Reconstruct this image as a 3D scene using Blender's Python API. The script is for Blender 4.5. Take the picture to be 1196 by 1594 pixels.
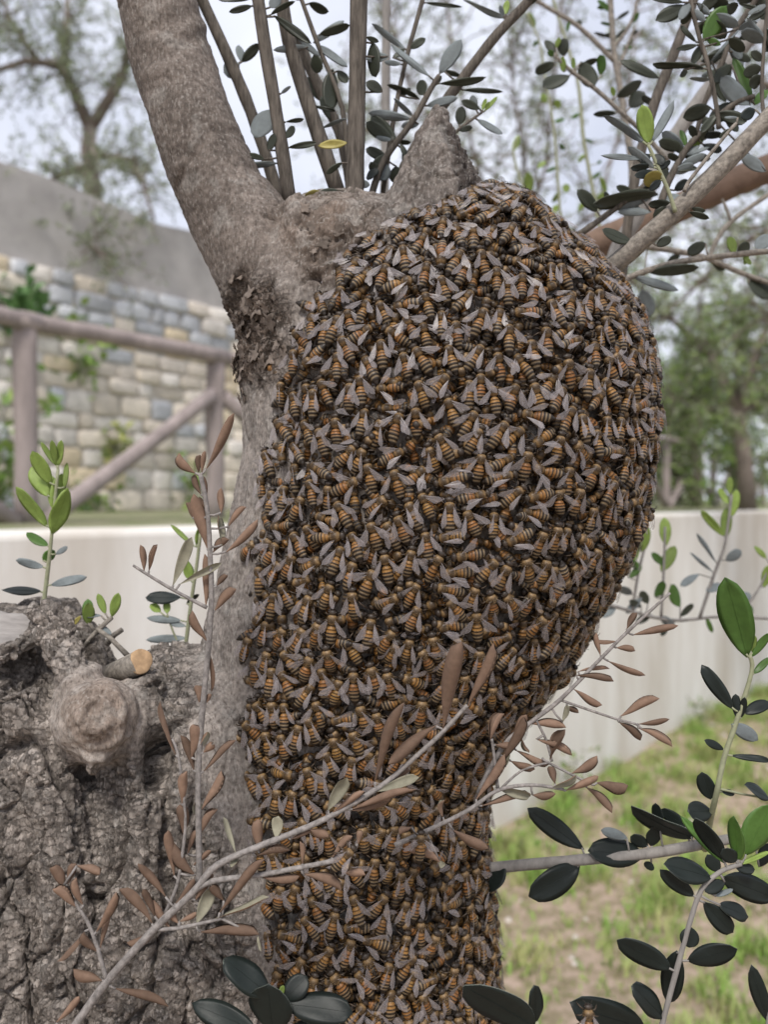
import bpy, math, random
import numpy as np
from mathutils import Vector, Matrix

# ------------------------------------------------------------------ reset
for o in list(bpy.data.objects):
    bpy.data.objects.remove(o)
S = bpy.context.scene
COL = S.collection
R = math.radians
random.seed(7)
rng = np.random.default_rng(11)

# ------------------------------------------------------------------ camera
F, CX, CY = 1300.0, 598.0, 797.0          # focal length and centre in photo pixels (1196 x 1594)
EYE = 1.05                                 # eye height above the grass, metres
PITCH = math.atan(18 / F)                  # looking down a touch
cd = bpy.data.cameras.new('camera')
cam = bpy.data.objects.new('camera', cd)
COL.objects.link(cam)
cam.location = (0, 0, EYE)
cam.rotation_euler = (math.pi / 2 - PITCH, 0, 0)
cd.sensor_fit = 'VERTICAL'
cd.sensor_height = 36.0
cd.sensor_width = 27.0
cd.lens = 36.0 * F / 1594.0
cd.clip_start = 0.02
cd.clip_end = 400
cd.dof.use_dof = True
cd.dof.focus_distance = 0.365
cd.dof.aperture_fstop = 9.0
S.camera = cam

# ------------------------------------------------------------------ sky
SUN_EL, SUN_AZ = R(54), R(-166)            # azimuth from +Y, clockwise: behind the camera, to the left
w = bpy.data.worlds.new('World')
S.world = w
w.use_nodes = True
nt = w.node_tree
for n in list(nt.nodes):
    nt.nodes.remove(n)
out = nt.nodes.new('ShaderNodeOutputWorld')
bg = nt.nodes.new('ShaderNodeBackground')
bg.inputs['Strength'].default_value = 0.055
sky = nt.nodes.new('ShaderNodeTexSky')
sky.sky_type = 'NISHITA'
sky.sun_disc = False
sky.sun_elevation = SUN_EL
sky.sun_rotation = SUN_AZ
sky.dust_density = 4.0
tc = nt.nodes.new('ShaderNodeTexCoord')
nz = nt.nodes.new('ShaderNodeTexNoise')
nz.inputs['Scale'].default_value = 3.2
nz.inputs['Detail'].default_value = 6
rp = nt.nodes.new('ShaderNodeValToRGB')
rp.color_ramp.elements[0].position = 0.32
rp.color_ramp.elements[0].color = (5.8, 6.2, 7.5, 1)
rp.color_ramp.elements[1].position = 0.66
rp.color_ramp.elements[1].color = (9.0, 9.3, 10.3, 1)
mx = nt.nodes.new('ShaderNodeMixRGB')
mx.inputs['Fac'].default_value = 0.93
nt.links.new(tc.outputs['Generated'], nz.inputs['Vector'])
nt.links.new(nz.outputs['Fac'], rp.inputs['Fac'])
nt.links.new(sky.outputs['Color'], mx.inputs['Color1'])
nt.links.new(rp.outputs['Color'], mx.inputs['Color2'])
nt.links.new(mx.outputs['Color'], bg.inputs['Color'])
nt.links.new(bg.outputs['Background'], out.inputs['Surface'])

# ------------------------------------------------------------------ sun behind thin cloud
sd = bpy.data.lights.new('sun', 'SUN')
sd.energy = 1.5
sd.angle = R(14)
sd.color = (1.0, 0.95, 0.88)
sun = bpy.data.objects.new('sun', sd)
COL.objects.link(sun)
sv = Vector((math.sin(SUN_AZ) * math.cos(SUN_EL), math.cos(SUN_AZ) * math.cos(SUN_EL), math.sin(SUN_EL)))
sun.rotation_euler = sv.to_track_quat('Z', 'Y').to_euler()
sun.location = sv * 5

vs = S.view_settings
vs.view_transform = 'Standard'
vs.look = 'None'
vs.gamma = 1.0
vs.use_curve_mapping = False
vs.exposure = 1.12
S.render.engine = 'CYCLES'
S.cycles.max_bounces = 5
S.cycles.diffuse_bounces = 2
S.cycles.glossy_bounces = 2
S.cycles.transmission_bounces = 2
S.cycles.transparent_max_bounces = 12
S.cycles.use_adaptive_sampling = True

# ------------------------------------------------------------------ geometry helpers
_cp, _sp = math.cos(PITCH), math.sin(PITCH)


def at(px, py, Y):
    """world point at depth Y that the photograph shows at pixel px, py"""
    u, v = (px - CX) / F, (CY - py) / F
    d = Vector((u, _cp + v * _sp, -_sp + v * _cp))
    return Vector((0, 0, EYE)) + d * (Y / d.y)


def proj_np(P):
    x, y, z = P[:, 0], P[:, 1], P[:, 2] - EYE
    fw = y * _cp - z * _sp
    up = y * _sp + z * _cp
    return CX + F * x / fw, CY - F * up / fw


def proj(p):
    a, b = proj_np(np.array([[p[0], p[1], p[2]]]))
    return float(a[0]), float(b[0])


def tag(o, label=None, cat=None, group=None, kind=None):
    if label: o['label'] = label
    if cat: o['category'] = cat
    if group: o['group'] = group
    if kind: o['kind'] = kind
    return o


def link(name, data, parent=None, mw=None):
    o = bpy.data.objects.new(name, data)
    COL.objects.link(o)
    if parent is not None:
        o.parent = parent
    if mw is not None:
        o.matrix_local = mw
    return o


def empty(name, loc):
    o = link(name, None)
    o.location = loc
    o.empty_display_size = 0.05
    return o


class MB:
    """collects shapes of one mesh"""
    def __init__(s):
        s.v, s.f, s.m = [], [], []

    def add(s, vs, fs, mi=0):
        b = len(s.v)
        s.v += [tuple(p) for p in vs]
        s.f += [tuple(i + b for i in q) for q in fs]
        s.m += [mi] * len(fs)

    def tube(s, pts, rad, seg=8, mi=0, cap=True, flat=1.0, ref=None):
        pts = [Vector(p) for p in pts]
        n = len(pts)
        rings, prev = [], None
        for i, p in enumerate(pts):
            t = (pts[min(i + 1, n - 1)] - pts[max(i - 1, 0)])
            t = t.normalized() if t.length > 1e-9 else Vector((0, 0, 1))
            if prev is None:
                a = Vector((0, 1, 0)) if abs(t.y) < 0.9 else Vector((1, 0, 0))
                u = t.cross(a).normalized()
            else:
                u = (prev - t * prev.dot(t)).normalized()
            prev = u
            wv = t.cross(u)
            r = rad[i] if isinstance(rad, (list, tuple)) else rad
            rings.append([p + (u * math.cos(2 * math.pi * k / seg) + wv * math.sin(2 * math.pi * k / seg) * flat) * r for k in range(seg)])
        vs = [q for rg in rings for q in rg]
        fs = []
        for i in range(n - 1):
            for k in range(seg):
                k2 = (k + 1) % seg
                fs.append((i * seg + k, i * seg + k2, (i + 1) * seg + k2, (i + 1) * seg + k))
        if cap:
            fs.append(tuple(reversed(range(seg))))
            fs.append(tuple((n - 1) * seg + k for k in range(seg)))
        s.add(vs, fs, mi)

    def box(s, c, h, rot=0.0, mi=0):
        ca, sa = math.cos(rot), math.sin(rot)
        vs = []
        for z in (-1, 1):
            for y in (-1, 1):
                for x in (-1, 1):
                    lx, ly = x * h[0], y * h[1]
                    vs.append((c[0] + lx * ca - ly * sa, c[1] + lx * sa + ly * ca, c[2] + z * h[2]))
        s.add(vs, [(0, 2, 3, 1), (4, 5, 7, 6), (0, 1, 5, 4), (2, 6, 7, 3), (0, 4, 6, 2), (1, 3, 7, 5)], mi)

    def mesh(s, name, mats, smooth=True):
        m = bpy.data.meshes.new(name)
        m.from_pydata(s.v, [], s.f)
        for mt in (mats if isinstance(mats, (list, tuple)) else [mats]):
            m.materials.append(mt)
        m.polygons.foreach_set('material_index', s.m)
        m.polygons.foreach_set('use_smooth', [smooth] * len(s.f))
        m.update()
        return m

    def build(s, name, mats, parent=None, smooth=True):
        return link(name, s.mesh(name, mats, smooth), parent)


def np_mesh(name, V, tris=None, quads=None, mats=(), col=None, smooth=True, tm=None, qm=None):
    """big mesh straight from arrays"""
    m = bpy.data.meshes.new(name)
    nt_ = 0 if tris is None else len(tris)
    nq_ = 0 if quads is None else len(quads)
    parts, starts, mi = [], [], []
    if nt_:
        parts.append(np.asarray(tris).reshape(-1)); starts.append(np.arange(nt_) * 3)
        mi.append(np.zeros(nt_, int) if tm is None else tm)
    if nq_:
        parts.append(np.asarray(quads).reshape(-1)); starts.append(nt_ * 3 + np.arange(nq_) * 4)
        mi.append(np.zeros(nq_, int) if qm is None else qm)
    loops = np.concatenate(parts).astype(np.int32)
    starts = np.concatenate(starts).astype(np.int32)
    m.vertices.add(len(V)); m.vertices.foreach_set('co', np.asarray(V, np.float32).reshape(-1))
    m.loops.add(len(loops)); m.loops.foreach_set('vertex_index', loops)
    m.polygons.add(nt_ + nq_); m.polygons.foreach_set('loop_start', starts)
    for mt in mats: m.materials.append(mt)
    m.update(calc_edges=True)
    m.polygons.foreach_set('material_index', np.concatenate(mi).astype(np.int32))
    m.polygons.foreach_set('use_smooth', np.full(nt_ + nq_, smooth))
    if col is not None:
        a = m.color_attributes.new('Tint', 'FLOAT_COLOR', 'POINT')
        c4 = np.ones((len(V), 4), np.float32); c4[:, :3] = col
        a.data.foreach_set('color', c4.reshape(-1))
    m.validate()
    return m


# vectorised gradient noise
_perm = rng.permutation(256)
_grad = rng.normal(size=(256, 3)); _grad /= np.linalg.norm(_grad, axis=1)[:, None]


def noise3(P, off=0.0):
    P = P + off
    i = np.floor(P).astype(int); f = P - i
    u = f * f * f * (f * (f * 6 - 15) + 10)
    r = np.zeros(len(P))
    for dx in (0, 1):
        wx = u[:, 0] if dx else 1 - u[:, 0]
        for dy in (0, 1):
            wy = u[:, 1] if dy else 1 - u[:, 1]
            for dz in (0, 1):
                wz = u[:, 2] if dz else 1 - u[:, 2]
                h = _perm[(_perm[(_perm[(i[:, 0] + dx) & 255] + i[:, 1] + dy) & 255] + i[:, 2] + dz) & 255]
                g = _grad[h]
                r += wx * wy * wz * (g[:, 0] * (f[:, 0] - dx) + g[:, 1] * (f[:, 1] - dy) + g[:, 2] * (f[:, 2] - dz))
    return r * 1.5


def fbm(P, oct=4, off=0.0):
    r, a = np.zeros(len(P)), 1.0
    for k in range(oct):
        r += a * noise3(P * (2 ** k), off + 17.3 * k); a *= 0.5
    return r


def sst(a, b, x):
    t = np.clip((x - a) / (b - a), 0, 1)
    return t * t * (3 - 2 * t)


# ------------------------------------------------------------------ materials
def mat(name, col=(0.5, 0.5, 0.5), rough=0.7, spec=0.3, tint=False, var=0.0, vscale=50, bump=0.0, bscale=200, bdist=0.001,
        col2=None, transl=0.0, stretch=(1, 1, 1), obj_var=0.0):
    m = bpy.data.materials.new(name)
    m.use_nodes = True
    t = m.node_tree
    N, L = t.nodes, t.links
    p = N['Principled BSDF']
    p.inputs['Roughness'].default_value = rough
    p.inputs['Specular IOR Level'].default_value = spec
    geo = N.new('ShaderNodeNewGeometry')
    mp = N.new('ShaderNodeMapping')
    mp.inputs['Scale'].default_value = stretch
    L.new(geo.outputs['Position'], mp.inputs['Vector'])
    if tint:
        a = N.new('ShaderNodeAttribute'); a.attribute_name = 'Tint'
        src = a.outputs['Color']
    else:
        c = N.new('ShaderNodeRGB'); c.outputs[0].default_value = (*col, 1)
        src = c.outputs[0]
    if var > 0:
        n = N.new('ShaderNodeTexNoise'); n.inputs['Scale'].default_value = vscale; n.inputs['Detail'].default_value = 5
        n.inputs['Roughness'].default_value = 0.65
        L.new(mp.outputs['Vector'], n.inputs['Vector'])
        if col2 is not None:
            r = N.new('ShaderNodeValToRGB')
            r.color_ramp.elements[0].position = 0.5 - 0.25 / (1 + 2 * var)
            r.color_ramp.elements[1].position = 0.5 + 0.25 / (1 + 2 * var)
            L.new(n.outputs['Fac'], r.inputs['Fac'])
            x = N.new('ShaderNodeMixRGB')
            L.new(r.outputs['Color'], x.inputs['Fac']); L.new(src, x.inputs['Color1'])
            x.inputs['Color2'].default_value = (*col2, 1)
            src = x.outputs['Color']
        else:
            r = N.new('ShaderNodeMapRange')
            r.inputs['From Min'].default_value = 0.25; r.inputs['From Max'].default_value = 0.75
            r.inputs['To Min'].default_value = 1 - var; r.inputs['To Max'].default_value = 1 + var
            L.new(n.outputs['Fac'], r.inputs['Value'])
            x = N.new('ShaderNodeVectorMath'); x.operation = 'SCALE'
            L.new(src, x.inputs[0]); L.new(r.outputs['Result'], x.inputs['Scale'])
            src = x.outputs['Vector']
    if obj_var > 0:
        oi = N.new('ShaderNodeObjectInfo')
        r = N.new('ShaderNodeMapRange')
        r.inputs['To Min'].default_value = 1 - obj_var; r.inputs['To Max'].default_value = 1 + obj_var
        L.new(oi.outputs['Random'], r.inputs['Value'])
        x = N.new('ShaderNodeVectorMath'); x.operation = 'SCALE'
        L.new(src, x.inputs[0]); L.new(r.outputs['Result'], x.inputs['Scale'])
        src = x.outputs['Vector']
    L.new(src, p.inputs['Base Color'])
    if bump > 0:
        n = N.new('ShaderNodeTexNoise'); n.inputs['Scale'].default_value = bscale; n.inputs['Detail'].default_value = 6
        n.inputs['Roughness'].default_value = 0.7
        L.new(mp.outputs['Vector'], n.inputs['Vector'])
        b = N.new('ShaderNodeBump'); b.inputs['Strength'].default_value = bump; b.inputs['Distance'].default_value = bdist
        L.new(n.outputs['Fac'], b.inputs['Height']); L.new(b.outputs['Normal'], p.inputs['Normal'])
    if transl > 0:
        tr = N.new('ShaderNodeBsdfTranslucent'); L.new(src, tr.inputs['Color'])
        ms = N.new('ShaderNodeMixShader'); ms.inputs['Fac'].default_value = transl
        L.new(p.outputs[0], ms.inputs[1]); L.new(tr.outputs[0], ms.inputs[2])
        L.new(ms.outputs[0], N['Material Output'].inputs['Surface'])
    return m


M = {}
def bark_material():
    m = mat('bark', tint=True, rough=0.92, spec=0.12, var=0.5, vscale=380)
    t = m.node_tree; N, L = t.nodes, t.links
    p = N['Principled BSDF']; geo = N['Geometry']
    src = p.inputs['Base Color'].links[0].from_socket
    att = N['Attribute']
    # pale flecks and dark pores
    n1 = N.new('ShaderNodeTexNoise'); n1.inputs['Scale'].default_value = 900; n1.inputs['Detail'].default_value = 3
    mp = N.new('ShaderNodeMapping'); mp.inputs['Scale'].default_value = (1, 1, .45)
    L.new(geo.outputs['Position'], mp.inputs['Vector']); L.new(mp.outputs['Vector'], n1.inputs['Vector'])
    r1 = N.new('ShaderNodeMapRange'); r1.inputs['From Min'].default_value = .56; r1.inputs['From Max'].default_value = .68; r1.inputs['To Max'].default_value = .42
    L.new(n1.outputs['Fac'], r1.inputs['Value'])
    x1 = N.new('ShaderNodeMixRGB'); x1.inputs['Color2'].default_value = (.44, .41, .375, 1)
    L.new(r1.outputs['Result'], x1.inputs['Fac']); L.new(src, x1.inputs['Color1'])
    r2 = N.new('ShaderNodeMapRange'); r2.inputs['From Min'].default_value = .44; r2.inputs['From Max'].default_value = .33; r2.inputs['To Max'].default_value = .6
    L.new(n1.outputs['Fac'], r2.inputs['Value'])
    x2 = N.new('ShaderNodeMixRGB'); x2.inputs['Color2'].default_value = (.075, .06, .05, 1)
    L.new(r2.outputs['Result'], x2.inputs['Fac']); L.new(x1.outputs['Color'], x2.inputs['Color1'])
    L.new(x2.outputs['Color'], p.inputs['Base Color'])
    # relief: grain everywhere, cracked plates where the bark is old
    n2 = N.new('ShaderNodeTexNoise'); n2.inputs['Scale'].default_value = 520; n2.inputs['Detail'].default_value = 8; n2.inputs['Roughness'].default_value = .72
    L.new(mp.outputs['Vector'], n2.inputs['Vector'])
    vo = N.new('ShaderNodeTexVoronoi'); vo.feature = 'DISTANCE_TO_EDGE'; vo.inputs['Scale'].default_value = 190
    ad = N.new('ShaderNodeMixRGB'); ad.blend_type = 'ADD'; ad.inputs['Fac'].default_value = .006
    L.new(mp.outputs['Vector'], ad.inputs['Color1']); L.new(n2.outputs['Color'], ad.inputs['Color2']); L.new(ad.outputs['Color'], vo.inputs['Vector'])
    r3 = N.new('ShaderNodeMapRange'); r3.inputs['From Max'].default_value = .16; r3.inputs['To Min'].default_value = -1.2; r3.inputs['To Max'].default_value = 0
    L.new(vo.outputs['Distance'], r3.inputs['Value'])
    mp2 = N.new('ShaderNodeMapping'); mp2.inputs['Scale'].default_value = (1, 1, 2.4)
    L.new(geo.outputs['Position'], mp2.inputs['Vector'])
    ad2 = N.new('ShaderNodeMixRGB'); ad2.blend_type = 'ADD'; ad2.inputs['Fac'].default_value = .012
    L.new(mp2.outputs['Vector'], ad2.inputs['Color1']); L.new(n2.outputs['Color'], ad2.inputs['Color2'])
    vo2 = N.new('ShaderNodeTexVoronoi'); vo2.feature = 'DISTANCE_TO_EDGE'; vo2.inputs['Scale'].default_value = 120
    L.new(ad2.outputs['Color'], vo2.inputs['Vector'])
    r4 = N.new('ShaderNodeMapRange'); r4.inputs['From Max'].default_value = .07; r4.inputs['To Min'].default_value = -3.0; r4.inputs['To Max'].default_value = 0
    L.new(vo2.outputs['Distance'], r4.inputs['Value'])
    sm2 = N.new('ShaderNodeMath'); sm2.operation = 'ADD'
    L.new(r3.outputs['Result'], sm2.inputs[0]); L.new(r4.outputs['Result'], sm2.inputs[1])
    mu = N.new('ShaderNodeMath'); mu.operation = 'MULTIPLY_ADD'
    L.new(sm2.outputs[0], mu.inputs[0]); L.new(att.outputs['Alpha'], mu.inputs[1]); L.new(n2.outputs['Fac'], mu.inputs[2])
    b = N.new('ShaderNodeBump'); b.inputs['Strength'].default_value = 1.0; b.inputs['Distance'].default_value = .0011
    L.new(mu.outputs[0], b.inputs['Height']); L.new(b.outputs['Normal'], p.inputs['Normal'])
    return m


M['bark'] = bark_material()
M['shoot_bark'] = mat('shoot_bark', (0.115, 0.10, 0.085), 0.88, 0.15, var=0.7, vscale=520, bump=1.0, bscale=700, bdist=0.0007, stretch=(1, 1, .14))
M['pale_bark'] = mat('pale_bark', (0.235, 0.22, 0.205), 0.85, 0.2, var=0.3, vscale=300, bump=0.6, bscale=600, bdist=0.0004, stretch=(1, 1, .2))
M['branch_bark'] = mat('branch_bark', (0.235, 0.21, 0.18), 0.85, 0.2, var=0.65, vscale=600, bump=1.0, bscale=700, bdist=0.0009, stretch=(.6, 1, .6))
M['brown_bark'] = mat('brown_bark', (0.17, 0.115, 0.085), 0.85, 0.2, var=0.3, vscale=80, bump=0.5, bscale=300, bdist=0.001)
M['twig'] = mat('twig', (0.235, 0.215, 0.203), 0.85, 0.15, var=0.55, vscale=700, bump=1.0, bscale=900, bdist=0.0005, stretch=(.6, 1, .5))
M['green_twig'] = mat('green_twig', (0.26, 0.27, 0.17), 0.7, 0.3, var=0.2, vscale=400)
M['cut_wood'] = mat('cut_wood', (0.40, 0.27, 0.16), 0.85, 0.15, var=0.3, vscale=300, bump=0.5, bscale=500, bdist=0.0004)
M['grey_wood'] = mat('grey_wood', (0.27, 0.25, 0.235), 0.9, 0.15, var=0.3, vscale=260, bump=0.7, bscale=420, bdist=0.0006, stretch=(.25, 1, 1))


def leaf_mats(name, top, bot, rough=0.45, transl=0.18, spec=0.4, var=0.18):
    a = mat('leaf_' + name + '_top', top, rough, spec, var=var, vscale=260, bump=0.25, bscale=500, bdist=0.0003, transl=transl, obj_var=0.22 if rough < .7 else .38)
    b = mat('leaf_' + name + '_under', bot, 0.75, 0.2, var=var, vscale=300, bump=0.25, bscale=600, bdist=0.0003, transl=transl, obj_var=0.15)
    return [a, b]


LM = {
    'd': leaf_mats('dark', (0.052, 0.060, 0.042), (0.17, 0.18, 0.145), 0.45, 0.3),
    'k': leaf_mats('slate', (0.011, 0.0155, 0.0135), (0.19, 0.21, 0.18), 0.46, 0.05, 0.28),
    's': leaf_mats('silver', (0.05, 0.062, 0.05), (0.19, 0.215, 0.22), 0.45, 0.12),
    'g': leaf_mats('green', (0.085, 0.17, 0.035), (0.20, 0.27, 0.14), 0.42, 0.3),
    'l': leaf_mats('young', (0.27, 0.37, 0.09), (0.34, 0.42, 0.20), 0.5, 0.35),
    'y': leaf_mats('yellowed', (0.36, 0.31, 0.09), (0.38, 0.34, 0.14), 0.5, 0.3),
    'b': leaf_mats('dried', (0.185, 0.120, 0.085), (0.15, 0.10, 0.072), 0.75, 0.1, 0.2, 0.25),
    'p': leaf_mats('dried_pale', (0.20, 0.13, 0.09), (0.27, 0.255, 0.19), 0.75, 0.1, 0.2, 0.22),
}

# ================================================================== THE SETTING
M['soil'] = mat('soil', (0.50, 0.385, 0.31), 0.95, 0.1, var=0.9, vscale=22, col2=(0.28, 0.235, 0.15), bump=0.8, bscale=60, bdist=0.02)
M['concrete'] = mat('concrete', (0.80, 0.78, 0.74), 0.9, 0.15, var=0.3, vscale=3, col2=(0.55, 0.50, 0.43), bump=0.3, bscale=40, bdist=0.003, stretch=(1, 1, .22))
M['terrace'] = mat('terrace', (0.30, 0.27, 0.20), 0.95, 0.1, var=0.3, vscale=6, col2=(0.16, 0.2, 0.08), bump=0.6, bscale=50, bdist=0.02)
M['mortar'] = mat('mortar', (0.56, 0.52, 0.46), 0.95, 0.1, var=0.25, vscale=12, bump=0.6, bscale=60, bdist=0.01)
M['render'] = mat('render', (0.40, 0.38, 0.365), 0.95, 0.1, var=0.25, vscale=4, bump=0.4, bscale=30, bdist=0.01)
M['old_timber'] = mat('old_timber', (0.31, 0.262, 0.25), 0.9, 0.15, var=0.3, vscale=20, bump=0.6, bscale=60, bdist=0.004, stretch=(1, 1, .2))
M['grass'] = mat('grass', (0.24, 0.40, 0.085), 0.7, 0.2, var=0.6, vscale=12, col2=(0.44, 0.44, 0.20), transl=0.3)
M['pebble'] = mat('pebble', (0.52, 0.47, 0.43), 0.9, 0.1, var=0.3, vscale=30)
STONES = [mat('stone_' + n, c, 0.95, 0.1, var=0.22, vscale=18, bump=0.7, bscale=50, bdist=0.008, obj_var=0.2) for n, c in
          (('sand', (0.70, 0.625, 0.53)), ('blue_grey', (0.52, 0.53, 0.555)), ('ochre', (0.70, 0.59, 0.43)), ('pale', (0.76, 0.71, 0.655)), ('dun', (0.62, 0.56, 0.49)))]

# ground, one sheet out to the horizon with gentle relief near the tree
gx = np.concatenate([np.linspace(-60, -4, 12), np.linspace(-3.5, 6, 60), np.linspace(7, 60, 12)])
gy = np.concatenate([np.linspace(-30, -3, 8), np.linspace(-2.5, 8, 66), np.linspace(9, 120, 14)])
GX, GY = np.meshgrid(gx, gy)
gp = np.stack([GX.ravel(), GY.ravel(), np.zeros(GX.size)], 1)


def ground_z(x, y):
    p = np.stack([np.atleast_1d(x) * 0.9, np.atleast_1d(y) * 0.9, np.zeros(np.size(x))], 1)
    return 0.035 * fbm(p, 3) * 1.0


gp[:, 2] = ground_z(gp[:, 0], gp[:, 1])
nx_, ny_ = len(gx), len(gy)
qi = np.array([[j * nx_ + i, j * nx_ + i + 1, (j + 1) * nx_ + i + 1, (j + 1) * nx_ + i] for j in range(ny_ - 1) for i in range(nx_ - 1)])
tag(link('ground', np_mesh('ground', gp, quads=qi, mats=[M['soil']])), kind='structure')

# the low concrete wall, the fence and the stone wall all run side by side, away to the right
DIR = Vector((0.665, 0.747, 0)).normalized()
NRM = Vector((-DIR.y, DIR.x, 0))            # away from the camera


def wall_pt(Y):                              # front face of the low wall
    return Vector((0.38 + 0.89 * (Y - 2.7), Y, 0))


WALL_TOP = EYE - 0.060
a0, a1 = wall_pt(0.35), wall_pt(26)
c = (a0 + a1) / 2 + NRM * 0.11
wl = empty('low_wall', a0)
tag(wl, 'low whitish concrete retaining wall streaked with stains above the grass', 'wall')
L_ = (a1 - a0).length
b = MB(); b.box((c.x, c.y, WALL_TOP / 2 - 0.1), (L_ / 2, 0.11, WALL_TOP / 2 + 0.1), math.atan2(DIR.y, DIR.x))
o = b.build('wall_body', M['concrete'], smooth=False)
o.parent = wl; o.matrix_parent_inverse = Matrix.Translation(-a0)
bv = o.modifiers.new('bevel', 'BEVEL'); bv.width = 0.012; bv.segments = 2

# raised terrace behind it
b = MB()
q0, q1 = a0 + NRM * 0.21 - DIR * 1.5, a1 + NRM * 0.21 + DIR * 60
b.add([(q0.x, q0.y, WALL_TOP - 0.03), (q1.x, q1.y, WALL_TOP - 0.03), (q1.x - 70, q1.y + 40, WALL_TOP + 0.4), (q0.x - 40, q0.y + 30, WALL_TOP + 0.4)], [(0, 1, 2, 3)])
tag(b.build('terrace', M['terrace'], smooth=False), kind='structure')

# ---------------------------------------------------------------- grass and pebbles on the near side of the wall
n = 190000
gxs = rng.uniform(-0.2, 3.6, n); gys = rng.uniform(1.3, 6.0, n)
keep = (gxs < 0.38 + 0.89 * (gys - 2.7) + 0.0) | False
wallx = 0.38 + 0.89 * (gys - 2.7)
keep = (gxs > wallx + 0.02)
pat = fbm(np.stack([gxs * 6.2, gys * 4.6, np.zeros(n)], 1), 3) + 0.35 * fbm(np.stack([gxs * 11, gys * 11, np.zeros(n)], 1), 2, 5.0)
dens = sst(-0.25, 0.4, pat + 0.25 * sst(2.2, 4.5, gys))
edge = sst(0.35, 0.05, gxs - wallx) * 0.3
keep &= rng.uniform(size=n) < (0.14 + 0.72 * dens + edge)
gxs, gys, pat = gxs[keep], gys[keep], pat[keep]
n = len(gxs)
h = rng.uniform(0.018, 0.055, n) * (0.45 + 1.3 * sst(-0.1, 0.7, pat))
th = rng.uniform(0, 2 * np.pi, n); ln = rng.uniform(0.2, 1.0, n) * h
wd = rng.uniform(0.0018, 0.004, n)
base = np.stack([gxs, gys, ground_z(gxs, gys) - 0.003], 1)
dx = np.stack([np.cos(th), np.sin(th), np.zeros(n)], 1); sx = np.stack([-np.sin(th), np.cos(th), np.zeros(n)], 1)
up = np.array([0, 0, 1.0])
v0 = base - sx * wd[:, None]; v1 = base + sx * wd[:, None]
mid = base + dx * (0.35 * ln)[:, None] + up * (0.65 * h)[:, None]
v2 = mid + sx * (wd * 0.8)[:, None]; v3 = mid - sx * (wd * 0.8)[:, None]
v4 = base + dx * ln[:, None] + up * h[:, None]
V = np.stack([v0, v1, v2, v3, v4], 1).reshape(-1, 3)
k = np.arange(n) * 5
tag(link('grass', np_mesh('grass', V, tris=np.stack([k + 3, k + 2, k + 4], 1), quads=np.stack([k, k + 1, k + 2, k + 3], 1), mats=[M['grass']])),
    'patchy short green grass growing on bare pinkish soil', 'grass', kind='stuff')

n = 200
b = MB()
for i in range(n):
    y = random.uniform(1.4, 4.6); x = random.uniform(0.38 + 0.89 * (y - 2.7) + 0.05, 2.6)
    r = random.choice([0.005, 0.007, 0.010, 0.014])
    z = float(ground_z(x, y)[0])
    p0 = [(x + r * math.cos(t * 1.257 + i) * random.uniform(.7, 1.2), y + r * math.sin(t * 1.257 + i) * random.uniform(.7, 1.2), z - 0.003) for t in range(5)]
    p1 = [(x + (q[0] - x) * .6, y + (q[1] - y) * .6, z + r * random.uniform(.4, .9)) for q in p0]
    b.add(p0 + p1, [(t, (t + 1) % 5, 5 + (t + 1) % 5, 5 + t) for t in range(5)] + [(5, 6, 7, 8, 9)])
tag(b.build('pebbles', M['pebble']), 'pale pebbles and crumbs of stone scattered over the bare soil', 'pebbles', kind='stuff')

# ---------------------------------------------------------------- stone wall at the back of the terrace
SW0 = Vector((-2.3, 5.0, 0)) - DIR * 1.2
SDIR = Vector((0.592, 0.806, 0)).normalized(); SN = Vector((-SDIR.y, SDIR.x, 0))
SW0 = Vector((-2.3, 5.0, 0)) - SDIR * 1.0
SLEN = 19.0
SEXT = 3.0                                   # runs on past the picture's left edge
ZB = WALL_TOP - 0.02
sw = empty('stone_wall', SW0 + Vector((0, 0, ZB)))
tag(sw, 'rubble stone wall of sandy and grey blocks with plain rendered band on top', 'wall')
ang = math.atan2(SDIR.y, SDIR.x)


def child(o, p):
    o.parent = p
    o.matrix_parent_inverse = Matrix.Translation(-p.location)
    return o


b = MB(); cc = SW0 + SDIR * (SLEN / 2 - SEXT) + SN * 0.22
b.box((cc.x, cc.y, ZB + 0.70), (SLEN / 2, 0.2, 0.85), ang)
child(b.build('mortar_bed', M['mortar'], smooth=False), sw)
b = MB()
nseg = 40
for i in range(nseg + 1):
    s = SLEN * i / nseg - SEXT
    p = SW0 + SDIR * s
    zt = ZB + 2.10 + 0.03 * math.sin(s * 2.1) + 0.02 * math.sin(s * 5.3)
    f_ = p + SN * 0.035; k_ = p + SN * 0.42
    b.v += [(f_.x, f_.y, ZB + 1.54), (f_.x, f_.y, zt), (k_.x, k_.y, zt + .02), (k_.x, k_.y, ZB + 1.54)]
for i in range(nseg):
    q = i * 4
    for a_, c_ in ((0, 1), (1, 2), (2, 3), (3, 0)):
        b.f.append((q + a_, q + 4 + a_, q + 4 + c_, q + c_)); b.m.append(0)
b.f += [(0, 1, 2, 3), (nseg * 4 + 3, nseg * 4 + 2, nseg * 4 + 1, nseg * 4)]; b.m += [0, 0]
child(b.build('rendered_band', M['render'], smooth=False), sw)


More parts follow.
